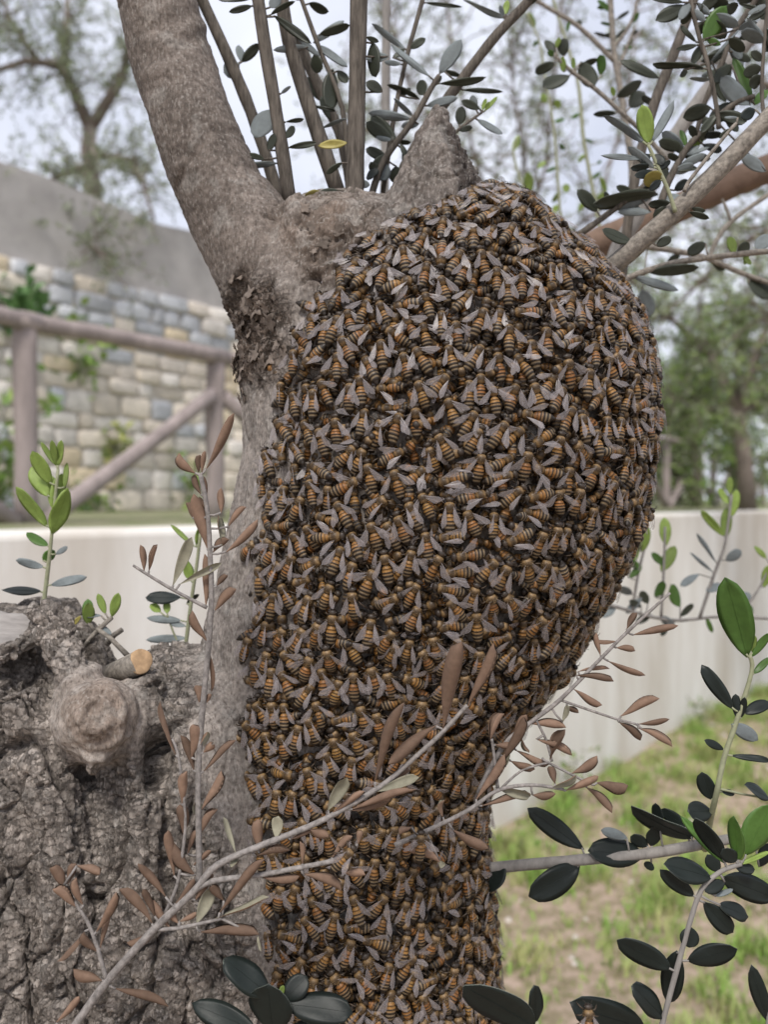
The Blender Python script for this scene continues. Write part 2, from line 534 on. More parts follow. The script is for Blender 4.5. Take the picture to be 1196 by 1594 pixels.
def stone_mesh(i):
    """irregular squared block, rounded arrises: unit size -0.5..0.5, face towards -Y"""
    bb = MB()
    rr = random.Random(40 + i)
    loops = []
    for (ins, yy) in ((0.0, 0.45), (0.0, -0.30), (0.05, -0.44), (0.16, -0.5)):
        ring = []
        for k, (cx_, sz_) in enumerate(((.5, -.37), (.5, .37), (.40, .5), (-.40, .5), (-.5, .37), (-.5, -.37), (-.40, -.5), (.40, -.5))):
            jit = 1 + 0.07 * math.sin(k * 2.3 + i * 1.7)
            ring.append((cx_ * (1 - 2 * ins) * jit, yy + 0.03 * rr.uniform(-1, 1), sz_ * (1 - 2 * ins) * (2 - jit)))
        loops.append(ring)
    vs_ = [p for r_ in loops for p in r_]
    fs_ = []
    for j in range(3):
        for k in range(8):
            fs_.append((j * 8 + k, j * 8 + (k + 1) % 8, (j + 1) * 8 + (k + 1) % 8, (j + 1) * 8 + k))
    fs_.append(tuple(24 + k for k in range(8)))
    bb.add(vs_, fs_)
    return bb


stone_data = {}
for mi in range(5):
    for vi in range(4):
        stone_data[mi, vi] = stone_mesh(mi * 4 + vi).mesh('stone', STONES[mi])
row_z = ZB + 0.0
far_stones = []
row = 0
while row_z < ZB + 1.52:
    hh = random.uniform(0.085, 0.145)
    hh = min(hh, ZB + 1.55 - row_z) if ZB + 1.55 - row_z > 0.05 else 0.09
    s = random.uniform(-0.1, 0.0)
    while s < 3.7:
        ww = random.uniform(0.14, 0.30) if random.random() < .8 else random.uniform(.09, .14)
        mi = random.choices(range(5), (4, 2.2, 1.6, 3, 2.5))[0]
        if row_z > ZB + 1.2 and random.random() < .45: mi = 1
        o = bpy.data.objects.new('stone', stone_data[mi, random.randrange(4)])
        COL.objects.link(o)
        p = SW0 + SDIR * (s + ww / 2) + SN * (0.045 + random.uniform(-.018, .015))
        o.parent = sw
        o.location = p + Vector((0, 0, row_z + hh / 2 + random.uniform(-.006, .006))) - sw.location
        o.rotation_euler = (random.uniform(-.03, .03), random.uniform(-.05, .05), ang + random.uniform(-.04, .04))
        o.scale = (ww * 0.97, 0.10, hh * 1.0)
        s += ww + random.uniform(.004, .014)
    s2 = -SEXT
    while s2 < -.15:
        ww = random.uniform(0.14, 0.32)
        far_stones.append((s2, ww, row_z, hh)); s2 += ww + .01
    while s < 11:
        ww = random.uniform(0.14, 0.32)
        far_stones.append((s, ww, row_z, hh)); s += ww + .01
    row_z += hh + random.uniform(.004, .01)
    row += 1

bb = MB()
for (s, ww, rz, hh) in far_stones:
    sm = stone_mesh(random.randrange(40))
    o_ = SW0 + SDIR * (s + ww / 2) + SN * (0.045 + random.uniform(-.018, .015))
    vv = [o_ + SDIR * (q[0] * ww * .97) + SN * (q[1] * .10) + Vector((0, 0, rz + hh / 2 + q[2] * hh)) for q in sm.v]
    bb.add(vv, sm.f, random.choices(range(5), (4, 2.2, 1.6, 3, 2.5))[0])
child(bb.build('stones', STONES), sw)['kind'] = 'stuff'

# ---------------------------------------------------------------- rustic pole fence
FD = Vector((0.592, 0.806, 0)).normalized()
fence0 = Vector((-1.38 + 0.736 * 0.08, 3.08, 0))
fz0 = WALL_TOP - 0.05
fence = empty('wooden_fence', fence0 + Vector((0, 0, fz0)))
tag(fence, 'rustic fence of round brown poles with slanting braces along the terrace', 'fence')
SP = 0.925


def pole(name, p0, p1, r):
    bb = MB()
    n_ = 6
    pts = [Vector(p0).lerp(Vector(p1), i / n_) + Vector((random.uniform(-1, 1), random.uniform(-1, 1), random.uniform(-1, 1))) * r * 0.10 for i in range(n_ + 1)]
    bb.tube(pts, [r * random.uniform(.92, 1.08) for _ in pts], 10)
    return child(bb.build(name, M['old_timber']), fence)


for i in range(-2, 15):
    p = fence0 + FD * SP * i
    pole('post', p + Vector((0, 0, fz0)), p + Vector((0, 0, EYE + 0.69)), 0.043)
    q = fence0 + FD * SP * (i + 1)
    off = FD.cross(Vector((0, 0, 1))) * 0.02
    pole('rail', p + off + Vector((0, 0, EYE + 0.655)) - FD * .05, q + off + Vector((0, 0, EYE + 0.655)) + FD * .05, 0.034)
    if i % 2 == 0:
        pole('brace', p + off + FD * .06 + Vector((0, 0, fz0 + .03)), q + off - FD * .03 + Vector((0, 0, EYE + 0.48)), 0.034)
    else:
        pole('brace', q + off - FD * .05 + Vector((0, 0, fz0 + .03)), p + off + FD * .03 + Vector((0, 0, EYE + 0.48)), 0.034)

# ---------------------------------------------------------------- background olive trees and plants
M['far_leaf'] = mat('far_leaf', tint=True, rough=0.6, spec=0.3, transl=0.3)
M['far_bark'] = mat('far_bark', (0.21, 0.175, 0.15), 0.9, 0.15, var=0.3, vscale=15, bump=0.6, bscale=40, bdist=0.01)


def leaf_cloud(name, centers, mats, parent, length=(0.035, 0.06), width=0.28, cols=((0.2, 0.24, 0.15),), upb=0.2, seed=0):
    """many bent lance-shaped leaves, one at each centre (N x 3)"""
    g = np.random.default_rng(seed)
    P = np.asarray(centers); n = len(P)
    d = g.normal(size=(n, 3)); d[:, 2] += upb; d /= np.linalg.norm(d, axis=1)[:, None]
    a = g.normal(size=(n, 3)); sd_ = np.cross(d, a); sd_ /= np.linalg.norm(sd_, axis=1)[:, None]
    nn = np.cross(sd_, d)
    L = g.uniform(*length, n)[:, None]; W = L * width * g.uniform(.7, 1.2, n)[:, None] / 2
    V = np.stack([P, P + d * L * .35 + sd_ * W + nn * L * .03, P + d * L * .75 + sd_ * W * .8 + nn * L * .02, P + d * L - nn * L * .08,
                  P + d * L * .75 - sd_ * W * .8 + nn * L * .02, P + d * L * .35 - sd_ * W + nn * L * .03], 1).reshape(-1, 3)
    k = np.arange(n) * 6
    T = np.concatenate([np.stack([k, k + 1, k + 5], 1), np.stack([k + 2, k + 3, k + 4], 1)])
    Q = np.stack([k + 1, k + 2, k + 4, k + 5], 1)
    cl = np.array(cols)[g.integers(0, len(cols), n)] * g.uniform(.75, 1.25, (n, 1))
    o = link(name, np_mesh(name, V, tris=T, quads=Q, mats=mats, col=np.repeat(cl, 6, 0), smooth=False))
    return child(o, parent)


OLIVE = ((0.22, 0.25, 0.16), (0.32, 0.35, 0.26), (0.27, 0.32, 0.17), (0.16, 0.19, 0.11))
FRESH = ((0.22, 0.34, 0.08), (0.30, 0.40, 0.12), (0.16, 0.26, 0.07))


def bg_tree(label, base, trunk_pts, r0, limbs, nsub, leaves, spread, cols=OLIVE, seed=1, length=(.035, .06), droop=0.0, keepf=None, sub_len=(0.25, 0.6)):
    """trunk, limbs from listed points, twigs grown off them at random, leaves along the twigs"""
    rr = random.Random(seed)
    root = empty('olive_tree', base)
    tag(root, label, 'tree')
    b_ = MB()
    b_.tube(trunk_pts, [r0 * (1 - .35 * i / max(1, len(trunk_pts) - 1)) for i in range(len(trunk_pts))], 10)
    child(b_.build('trunk', M['far_bark']), root)
    b_ = MB(); cent = []
    for lp, r in limbs:
        lp = [Vector(p) for p in lp]
        b_.tube(lp, [r * (1 - .7 * i / (len(lp) - 1)) for i in range(len(lp))], 7)
        for s_ in range(nsub):
            t_ = rr.uniform(0.15, 1) * (len(lp) - 1); i_ = min(int(t_), len(lp) - 2)
            p = lp[i_].lerp(lp[i_ + 1], t_ - i_)
            dv = (lp[i_ + 1] - lp[i_]).normalized() * .4 + Vector((rr.gauss(0, 1), rr.gauss(0, 1), rr.gauss(0.1, 1))) * .7
            dv.normalize()
            l_ = rr.uniform(*sub_len) * spread
            pts = [p]
            for j in range(4):
                dv = (dv + Vector((rr.gauss(0, .25), rr.gauss(0, .25), rr.gauss(-droop, .25)))).normalized()
                pts.append(pts[-1] + dv * l_ / 4)
            if keepf and not keepf(pts[-1]): continue
            b_.tube(pts, [.006 * spread * (1 - .2 * j) for j in range(5)], 4, cap=False)
            for q in range(leaves):
                t2 = rr.uniform(.2, 1) * 4; i2 = min(int(t2), 3)
                cent.append(pts[i2].lerp(pts[i2 + 1], t2 - i2) + Vector((rr.gauss(0, .02), rr.gauss(0, .02), rr.gauss(0, .02))) * spread)
    child(b_.build('branches', M['far_bark']), root)
    cr = leaf_cloud('crown', [tuple(c_) for c_ in cent], [M['far_leaf']], root, cols=cols, seed=seed, length=length)
    cr['kind'] = 'stuff'
    return root


# left, behind the stone wall: dark trunk with wandering limbs
Y = 6.6
T0 = at(140, 200, Y)
limbs = [([T0, at(190, 120, Y), at(205, 60, Y - .2), at(225, -60, Y - .3)], .05),
         ([T0, at(115, 140, Y), at(90, 100, Y - .2), at(40, 95, Y - .4), at(-40, 120, Y - .5)], .055),
         ([at(100, 110, Y), at(102, 50, Y), at(108, -40, Y + .2)], .04),
         ([at(60, 98, Y - .3), at(20, 40, Y - .4), at(-20, -60, Y - .4)], .03),
         ([T0, at(150, 250, Y - .3), at(80, 280, Y - .7), at(-40, 300, Y - .9)], .035),
         ([at(150, 240, Y), at(210, 250, Y - .5), at(240, 340, Y - .9)], .03),
         ([at(80, 280, Y - .7), at(110, 350, Y - .9), at(160, 400, Y - 1.2)], .025),
         ([at(60, 290, Y - .7), at(40, 350, Y - .9), at(20, 380, Y - 1.2)], .02)]
bx_ = at(146, 300, Y)
bg_tree('olive tree with dark forked trunk rising behind the stone wall', (bx_.x, bx_.y, ZB),
        [(bx_.x + .05, bx_.y, ZB), at(150, 420, Y), at(145, 290, Y), at(137, 235, Y), T0], 0.085, limbs, 46, 30, 1.0, seed=3, length=(.03, .055))

# right: olive trees on the terrace beyond the fence, and the sparse one behind the swarm
Y = 6.2
T0 = at(1150, 640, Y)
bg_tree('bushy olive tree on the terrace behind the rustic fence', (at(1165, 800, Y).x, Y, ZB),
        [(at(1165, 800, Y).x, Y, ZB), at(1160, 720, Y), T0], 0.07,
        [([T0, at(1110, 560, Y), at(1050, 500, Y), at(1000, 470, Y)], .04), ([T0, at(1180, 540, Y), at(1230, 440, Y), at(1300, 400, Y)], .04),
         ([T0, at(1150, 520, Y + .3), at(1130, 450, Y + .3)], .035), ([T0, at(1090, 630, Y), at(1040, 620, Y)], .03), ([T0, at(1220, 620, Y), at(1300, 600, Y)], .03)],
        70, 44, 1.1, cols=OLIVE[:3] + FRESH, seed=5, length=(.03, .055), droop=.12)
Y = 9.5
T0 = at(1080, 700, Y)
bg_tree('dark green olive tree far down the terrace past the fence', (at(1080, 790, Y).x, Y, ZB),
        [(at(1080, 790, Y).x, Y, ZB), at(1085, 740, Y), T0], 0.09,
        [([T0, at(1040, 640, Y), at(1010, 590, Y)], .05), ([T0, at(1120, 640, Y), at(1180, 600, Y)], .05), ([T0, at(1090, 620, Y), at(1085, 560, Y)], .05),
         ([at(1060, 780, Y), at(1050, 740, Y), at(1040, 720, Y)], .03), ([at(1150, 790, Y), at(1155, 745, Y), at(1150, 720, Y)], .03)],
        60, 44, 1.5, cols=OLIVE[2:] + FRESH, seed=9, length=(.05, .09))
Y = 4.8
T0 = at(800, 420, Y)
bg_tree('airy olive tree with sparse pale leaves standing behind the swarm', (at(790, 800, Y).x, Y, ZB),
        [(at(790, 800, Y).x, Y, ZB), at(795, 600, Y), T0], 0.035,
        [([T0, at(740, 250, Y), at(700, 60, Y), at(690, -120, Y)], .014), ([T0, at(850, 260, Y), at(870, 60, Y), at(880, -120, Y)], .014),
         ([T0, at(930, 330, Y), at(980, 150, Y), at(1000, -60, Y)], .014), ([at(830, 330, Y), at(800, 150, Y), at(790, -60, Y)], .010),
         ([at(740, 250, Y), at(640, 150, Y), at(590, -20, Y)], .010), ([at(740, 250, Y), at(560, 200, Y), at(500, 120, Y)], .010),
         ([T0, at(960, 420, Y), at(1080, 330, Y), at(1200, 280, Y)], .010)],
        46, 20, 1.0, seed=21, length=(.028, .05))
Y = 3.4
T0 = at(1330, 250, Y)
bg_tree('slender olive tree leaning in beside the terrace wall', (at(1380, 780, Y).x, Y, 0.0),
        [(at(1380, 780, Y).x, Y, -0.05), at(1370, 600, Y), at(1350, 400, Y), T0], 0.05,
        [([T0, at(1230, 150, Y), at(1130, 100, Y), at(1040, 90, Y)], .02), ([at(1340, 330, Y), at(1240, 340, Y), at(1150, 380, Y), at(1060, 470, Y)], .02),
         ([at(1350, 400, Y), at(1260, 460, Y), at(1180, 500, Y)], .02), ([T0, at(1250, 30, Y), at(1150, -60, Y)], .02)],
        34, 24, 0.8, seed=33, length=(.028, .05))


def leafy_plant(label, base, n, ext, cols, seed, length=(.05, .09), width=.6, name='climbing_plant', stems=6, cat='plant'):
    rr = random.Random(seed)
    root = empty(name, base); tag(root, label, cat)
    b_ = MB(); cent = []
    for s_ in range(stems):
        pts = [Vector(base)]
        tgt = Vector(base) + Vector((rr.uniform(-1, 1) * ext[0], rr.uniform(-1, 1) * ext[1], rr.uniform(.5, 1) * ext[2]))
        for j in range(1, 5):
            pts.append(Vector(base).lerp(tgt, j / 4) + Vector((rr.gauss(0, .05), rr.gauss(0, .03), rr.gauss(0, .03))) * ext[2])
        b_.tube(pts, [.006, .005, .004, .003, .002], 5, cap=False)
        for q in range(n // stems):
            t2 = rr.uniform(.1, 1) * 4; i2 = min(int(t2), 3)
            cent.append(pts[i2].lerp(pts[i2 + 1], t2 - i2) + Vector((rr.gauss(0, .05), rr.gauss(0, .05), rr.gauss(0, .05))))
    child(b_.build('stems', M['green_twig']), root)
    c_ = leaf_cloud('foliage', [tuple(q) for q in cent], [M['far_leaf']], root, cols=cols, seed=seed, length=length, width=width)
    c_['kind'] = 'stuff'
    return root


def sw_pt(px, py, off=-0.06):
    """point on the face of the stone wall at a pixel"""
    u = (px - CX) / F
    p0 = SW0
    t = (u * p0.y - p0.x) / (SDIR.x - u * SDIR.y)
    q = p0 + SDIR * t + SN * off
    return at(px, py, q.y)


leafy_plant('fresh green vine hanging on the stone wall beside the fence post', sw_pt(130, 600), 120, (.18, .05, .5), FRESH, 4)
leafy_plant('yellowish creeper tuft low on the stone wall', sw_pt(180, 720), 60, (.10, .05, .28), ((.36, .38, .12), (.3, .36, .14)), 5)
leafy_plant('dark broad-leaved vine at the rendered band of the stone wall', sw_pt(20, 500), 110, (.22, .05, .22), ((.09, .18, .06), (.13, .24, .09)), 6, length=(.07, .13))
leafy_plant('leafy green bush at the foot of the stone wall behind the fence', (sw_pt(-10, 800, -.3).x, sw_pt(-10, 800, -.3).y, ZB), 260, (.3, .15, .9), FRESH, 7, name='bush')
leafy_plant('low green weed growing under the slanting fence brace', (sw_pt(150, 820, -.3).x, sw_pt(150, 820, -.3).y, ZB), 70, (.2, .1, .25), FRESH, 8, name='weed')
leafy_plant('thin green weed at the stone wall beside the olive trunk', (sw_pt(300, 820, -.2).x, sw_pt(300, 820, -.2).y, ZB), 60, (.14, .1, .5), FRESH, 10, name='weed')
hp = fence0 + FD * 6.0 + FD.cross(Vector((0, 0, 1))) * -0.7
for i_, (ds, lab) in enumerate(((0, 'dense green hedge bush behind the far fence posts'), (1.1, 'second green hedge bush along the far fence'), (2.3, 'third hedge bush at the far end of the fence'),
                                (-1.0, 'hedge bush of the row standing closest to the swarm'))):
    p = hp + FD * ds
    leafy_plant(lab, (p.x, p.y, ZB - .01), 900, (.6, .5, .95), FRESH[2:] + OLIVE[2:], 50 + i_, name='hedge_bush', stems=18, length=(.05, .1), width=.4, cat='bush')
for i_, (ds, lab, hh) in enumerate(((1.9, 'small weed tuft at the foot of the concrete wall beside the dried twigs', .16), (3.1, 'tall thin weed against the concrete wall further along', .2))):
    p = wall_pt(0.35) + DIR * (ds + 1.6) - NRM * .06
    leafy_plant(lab, (p.x, p.y, -0.01), 40, (.06, .05, hh), ((.2, .26, .1), (.3, .3, .18)), 70 + i_, name='weed', length=(.02, .04), stems=5)

# ================================================================== THE OLIVE TREE
YC = 0.43
# outline of the swarm-covered trunk: pixel row, left edge, right edge (with bees), half depth (m)
RINGS = np.array([(300, 716, 800, .010), (308, 690, 815, .020), (322, 655, 836, .030), (345, 610, 862, .041), (380, 540, 897, .051), (420, 480, 938, .059),
                  (460, 430, 976, .065), (500, 385, 1000, .069), (550, 372, 1015, .073), (600, 376, 1022, .076), (700, 380, 1020, .079),
                  (800, 360, 1005, .079), (850, 350, 990, .078), (900, 338, 965, .076), (950, 325, 937, .073), (1000, 312, 912, .070),
                  (1050, 305, 878, .067), (1100, 300, 835, .064), (1150, 295, 797, .062), (1200, 290, 772, .061), (1300, 280, 766, .060),
                  (1400, 270, 775, .060), (1500, 262, 783, .060), (1640, 255, 792, .060), (1760, 250, 800, .060)], float)


def swarm_ring(py):
    return [np.interp(py, RINGS[:, 0], RINGS[:, k]) for k in (1, 2, 3)]


def swarm_P(py, th, inset=0.0):
    """point on the swarm's skin; th = 0 faces the camera, +90 deg is the right silhouette"""
    l, r, b_ = swarm_ring(py)
    k = YC / F
    c0 = at(0, 0, YC)
    xc = ((l + r) / 2 - CX) * k; a_ = (r - l) / 2 * k - inset; b2 = b_ - inset
    v = (CY - py) / F
    z = EYE + (-_sp + v * _cp) * (YC / (_cp + v * _sp))
    return np.stack([xc + a_ * np.sin(th), YC - b2 * np.cos(th), z], -1)


tree = empty('olive_tree', (0.0, YC, 0.0))
tag(tree, 'gnarled old olive tree whose trunk carries the honey bee swarm', 'tree')


def tchild(o, p=None):
    """parent to the tree (or a part of it) keeping world coordinates"""
    p = p or tree
    o.parent = p
    o.matrix_parent_inverse = Matrix.Translation((0.0, -YC, 0.0)) if p is tree else Matrix.Identity(4)
    return o


tb = MB()


def ring_loft(rows, seg=40):
    """closed loft of level ellipses: (row, left px, right px, half depth, centre depth)"""
    vs_, fs_ = [], []
    for (py, l, r, b_, yc) in rows:
        p = at((l + r) / 2, py, yc)
        a_ = (r - l) / 2 * yc / F
        for k in range(seg):
            t = 2 * math.pi * k / seg
            vs_.append((p.x + a_ * math.sin(t), yc - b_ * math.cos(t), p.z))
    n_ = len(rows)
    for i in range(n_ - 1):
        for k in range(seg):
            k2 = (k + 1) % seg
            fs_.append((i * seg + k, i * seg + k2, (i + 1) * seg + k2, (i + 1) * seg + k)[::-1])
    fs_.append(tuple(range(seg))[::-1] if False else tuple(range(seg)))
    fs_.append(tuple((n_ - 1) * seg + k for k in range(seg))[::-1])
    tb.add(vs_, fs_)


IN = 0.0115
inpx = IN * F / YC
core = []
for (py, l, r, b_) in RINGS:
    if py < 320: continue
    li = 0 if py >= 500 else inpx * (500 - py) / 180
    core.append((py + (6 if py < 380 else 0), l + li, r - inpx, max(.008, b_ - IN), YC))
ring_loft(core)
# left limb
tb.tube([at(130, -480, .45), at(188, -230, .44), at(222, -110, .44), at(243, 0, .435), at(270, 100, .435), at(302, 200, .43), at(345, 300, .43), at(402, 390, .43), at(450, 480, .43), at(500, 600, .43)],
        [.0185, .0195, .0200, .0205, .0208, .0213, .0228, .027, .030, .030], 32)
# pointed broken stump
ring_loft([(166, 674, 690, .004, .425), (178, 668, 698, .007, .424), (205, 652, 712, .011, .422), (250, 630, 734, .017, .42), (300, 606, 760, .023, .418), (360, 582, 790, .028, .418), (460, 565, 830, .03, .42)])
# saddle between limb and stump
ring_loft([(306, 470, 600, .012, .438), (322, 450, 628, .022, .435), (352, 430, 680, .034, .43), (400, 400, 740, .044, .43), (480, 360, 800, .052, .43), (560, 380, 800, .05, .43)])
tb.tube([at(553, 292, .42), at(553, 318, .42), at(548, 350, .415), at(540, 400, .41)], [.0048, .0075, .011, .012], 16)
tb.tube([at(600, 335, .418), at(575, 365, .410), at(550, 420, .405)], [.006, .008, .008], 12)
tb.tube([at(462, 318, .415), at(470, 345, .405), at(462, 400, .402)], [.006, .009, .008], 12)
tb.tube([at(512, 345, .405), at(505, 375, .402), at(500, 410, .407)], [.008, .011, .009], 16)
# buttress to the old cut trunk on the left
ring_loft([(1012, 235, 420, .022, .425), (1040, 180, 440, .038, .425), (1100, 140, 460, .052, .425), (1200, 120, 480, .058, .425), (1400, 60, 500, .066, .42), (1640, 0, 520, .07, .42), (1760, -10, 520, .07, .42)])
# the cut trunk
ring_loft([(945, -260, 60, .014, .43), (962, -262, 74, .024, .428), (990, -265, 100, .046, .425), (1030, -270, 140, .058, .425), (1080, -270, 185, .062, .425), (1150, -275, 235, .066, .425), (1250, -280, 290, .07, .425),
           (1400, -290, 330, .074, .425), (1640, -300, 360, .078, .425), (1760, -300, 370, .078, .425)])
# back rim of the cut
ring_loft([(930, 40, 118, .010, .452), (950, 20, 130, .016, .45), (1000, 0, 160, .03, .445), (1080, -40, 200, .04, .44)])
tb.tube([at(-40, 1036, .376), at(5, 1022, .378), at(40, 998, .386), at(66, 955, .40)], [.0045, .0045, .0045, .004], 12)
tb.tube([at(60, 948, .40), at(88, 990, .385), at(120, 1060, .375), at(135, 1150, .372)], [.007, .010, .011, .009], 14)
# knot
tb.tube([at(156, 1106, .352), at(155, 1108, .355), at(152, 1112, .362), at(148, 1122, .378), at(148, 1130, .41)], [.0095, .0118, .0165, .0205, .021], 28)
tb.tube([at(120, 1120, .362), at(150, 1180, .36), at(185, 1130, .362)], [.008, .0085, .008], 12)
# low ridges of old bark
for pts_, r_ in (([at(30, 1080, .378), at(70, 1200, .371), at(100, 1350, .366), at(110, 1594, .362)], .012),
                 ([at(235, 1060, .392), at(222, 1200, .377), at(240, 1350, .368), at(250, 1594, .363)], .012)):
    tb.tube(pts_, r_, 14)

tm_ = tb.mesh('union', [])
to = link('union', tm_)
rm = to.modifiers.new('r', 'REMESH'); rm.mode = 'VOXEL'; rm.voxel_size = 0.00118
sm_ = to.modifiers.new('s', 'SMOOTH'); sm_.factor = 0.5; sm_.iterations = 14
dg = bpy.context.evaluated_depsgraph_get()
ev = to.evaluated_get(dg)
tr_me = bpy.data.meshes.new_from_object(ev)
bpy.data.objects.remove(to)
nv = len(tr_me.vertices)
co = np.empty(nv * 3, np.float32); tr_me.vertices.foreach_get('co', co); co = co.reshape(-1, 3).astype(float)
no = np.empty(nv * 3, np.float32); tr_me.vertex_normals.foreach_get('vector', no); no = no.reshape(-1, 3).astype(float)
PX, PY = proj_np(co)
if (no[:, 1] * (co[:, 1] - YC)).sum() < 0:
    tr_me.flip_normals(); no = -no

rough_edge = np.interp(PY, [930, 1000, 1060, 1100, 1150, 1200, 1300, 1400, 1600], [300, 285, 285, 290, 270, 275, 330, 360, 400])
Wr = sst(rough_edge + 40, rough_edge - 25, PX + 14 * noise3(co * 60)) * sst(905, 960, PY)
Wf = np.clip(sst(1.25, .6, np.hypot((PX - 388) / 62, (PY - 515) / 95) + .25 * noise3(co * 120)), 0, 1)
Wf = np.maximum(Wf, .7 * sst(1.2, .5, np.hypot((PX - 362) / 26, (PY - 570) / 60) + .2 * noise3(co * 150, 3.)))
Wc = sst(1.2, .5, np.hypot((PX - 515) / 98, (PY - 365) / 85) + .25 * noise3(co * 50, 77.))                 # callus swirl in the fork
Ws = sst(410, 340, PY) * sst(560, 600, PX)                                     # weathered stump
Wl = sst(470, 400, PY) * sst(470, 420, PX)                                     # smooth limb
Wb = sst(960, 1020, PY) * sst(250, 300, PX)                                    # streaky bark strip

warp = np.stack([noise3(co * 55, 1.), noise3(co * 55, 9.), noise3(co * 55, 5.)], 1)
q = co + warp * 0.006
def worley(P, off=0.0):
    """distance to the nearest and second nearest cell centre, and the cell's own number"""
    P = P + off; I = np.floor(P).astype(int); f1 = np.full(len(P), 9.); f2 = np.full(len(P), 9.); cid = np.zeros(len(P))
    for dx in (-1, 0, 1):
        for dy in (-1, 0, 1):
            for dz in (-1, 0, 1):
                J = I + np.array((dx, dy, dz))
                h = _perm[(_perm[(_perm[J[:, 0] & 255] + J[:, 1]) & 255] + J[:, 2]) & 255]
                c = J + .5 + _grad[h] * .42
                d = np.sqrt(((P - c) ** 2).sum(1))
                n_ = d < f1
                f2 = np.where(n_, f1, np.minimum(f2, d)); cid = np.where(n_, h / 255., cid); f1 = np.where(n_, d, f1)
    return f1, f2, cid


rs = np.nonzero(Wr > .01)[0]
rough_d = np.zeros(nv)
qr = q[rs] + np.stack([noise3(co[rs] * 170, 3.), noise3(co[rs] * 170, 13.), noise3(co[rs] * 170, 23.)], 1) * .0016
a1_, a2_, ac = worley(qr * np.array([62, 62, 30]), 3.3)
b1_, b2_, bc = worley(qr * np.array([120, 120, 150]), 7.1)
fis = np.abs(noise3(qr * np.array([30, 30, 9]), 2.))
rough_d[rs] = (.0030 * (ac - .5) * sst(.0, .08, a2_ - a1_) - .0042 * (1 - sst(.0, .075, a2_ - a1_)) + .0014 * (bc - .5) * sst(0, .06, b2_ - b1_) - .0016 * (1 - sst(.0, .07, b2_ - b1_))
               - .0075 * (1 - sst(0, .075, fis)) + .0022 * noise3(co[rs] * 22, 3.) + .0009 * noise3(co[rs] * np.array([260, 260, 90]), 5.) + .0005 * fbm(co[rs] * 400, 2))
rough_d -= .016 * sst(1.25, .35, np.hypot((PX - 238) / 34, (PY - 1185) / 52) + .3 * noise3(co * 70, 9.))
# knot rings
kd = np.hypot(PX - 152, (PY - 1112) * .95)
Wk = sst(98, 70, kd) * (co[:, 1] < .40)
kn = 0.0007 * np.sin(kd * .30 + 3.6 * noise3(co * 60)) + .0008 * fbm(co * 150, 3, 2.) - 0.0009 * (1 - sst(0, .1, np.abs(noise3(q * 130, 7.)))) * sst(60, 30, kd)
rough_d = rough_d * (1 - .92 * Wk) + kn * Wk
# flaking plates: stepped noise
st = noise3(q * np.array([95, 95, 75]), 11.) + .4 * noise3(q * 260, 12.)
flake_d = 0.0034 * (np.floor(st * 4) / 4) + .0010 * noise3(co * 400, 2.) - 0.0015 * (1 - sst(0, .2, np.abs(noise3(q * 140, 14.))))
call_d = .0011 * np.sin(np.hypot((PX - 525) * .55, PY - 350) * .34 + 6.5 * noise3(co * 45, 3.)) + .0028 * noise3(co * 48, 71.) - .0055 * (1 - sst(0, .09, np.abs(noise3(q * np.array([50, 50, 26]), 21.)))) - .0018 * (1 - sst(0, .09, np.abs(noise3(q * np.array([150, 150, 110]), 25.)))) + .0012 * fbm(co * 150, 3)
stump_d = 0.0010 * noise3(co * np.array([330, 330, 40])) + .0005 * noise3(co * np.array([640, 640, 70]), 5.) + .0010 * fbm(co * 130, 3, 4.) - .0016 * (1 - sst(0, .10, np.abs(noise3(q * np.array([110, 110, 28]), 31.))))
limb_d = .0013 * noise3(co * 34, 2.) + .00035 * fbm(co * 300, 3) + .0007 * np.sin((PY + .35 * PX) * .105 + 4 * noise3(co * 26, 7.)) * sst(.05, .35, noise3(co * 22, 13.)) - .0009 * (1 - sst(0, .05, np.abs(noise3(q * np.array([14, 14, 30]), 41.))))
strip_d = .0012 * noise3(co * np.array([90, 90, 24])) + .0006 * noise3(co * np.array([260, 260, 50]), 3.) + .0004 * fbm(co * 300, 3) - .0012 * (1 - sst(0, .045, np.abs(noise3(q * np.array([30, 30, 11]), 51.))))
disp = strip_d
for W_, d_ in ((Wl, limb_d), (Ws, stump_d), (Wc, call_d), (Wf, flake_d), (Wr, rough_d)):
    disp = disp * (1 - W_) + d_ * W_
dk = sst(26, 12, np.abs(PX - np.interp(PY, [170, 230, 300, 340], [692, 718, 744, 758])) + 9 * noise3(co * 130, 5.)) * Ws * sst(176, 200, PY)
disp = disp + dk * (-.0022 + .0022 * fbm(co * 240, 3, 6.))
co2 = co + no * disp[:, None]
tr_me.vertices.foreach_set('co', co2.astype(np.float32).reshape(-1))

# natural colours of the bark
m1 = fbm(co * 30, 4, 2.)[:, None]; m2 = fbm(co * 110, 3, 8.)[:, None]; m3 = noise3(co * 520, 3.)[:, None]
c_strip = np.array([.240, .212, .190]) * (1 + .28 * m1 + .22 * m2 + .16 * m3)
c_limb = np.array([.170, .144, .126]) * (1 + .30 * m1 + .20 * m2 + .20 * m3)
c_wood = np.array([.150, .130, .116]) * (1 + .25 * m1 + .2 * m2 + .5 * noise3(co * np.array([420, 420, 45]), 61.)[:, None])
c_rough = np.array([.315, .275, .243]) * (1 + .25 * m1 + .25 * m2)
c_flake = np.array([.12, .092, .074]) * (1 + .3 * m1 + .45 * m2)
c_knot = np.array([.255, .205, .17]) * (1 + .2 * m1 + .25 * m2)
tint = c_strip
for W_, c_ in ((Wl, c_limb), (Ws, c_wood), (Wc * .92, c_flake * 1.02), (Wf, c_flake), (Wr, c_rough), (Wk * sst(70, 40, kd), c_knot)):
    tint = tint * (1 - W_[:, None]) + c_ * W_[:, None]
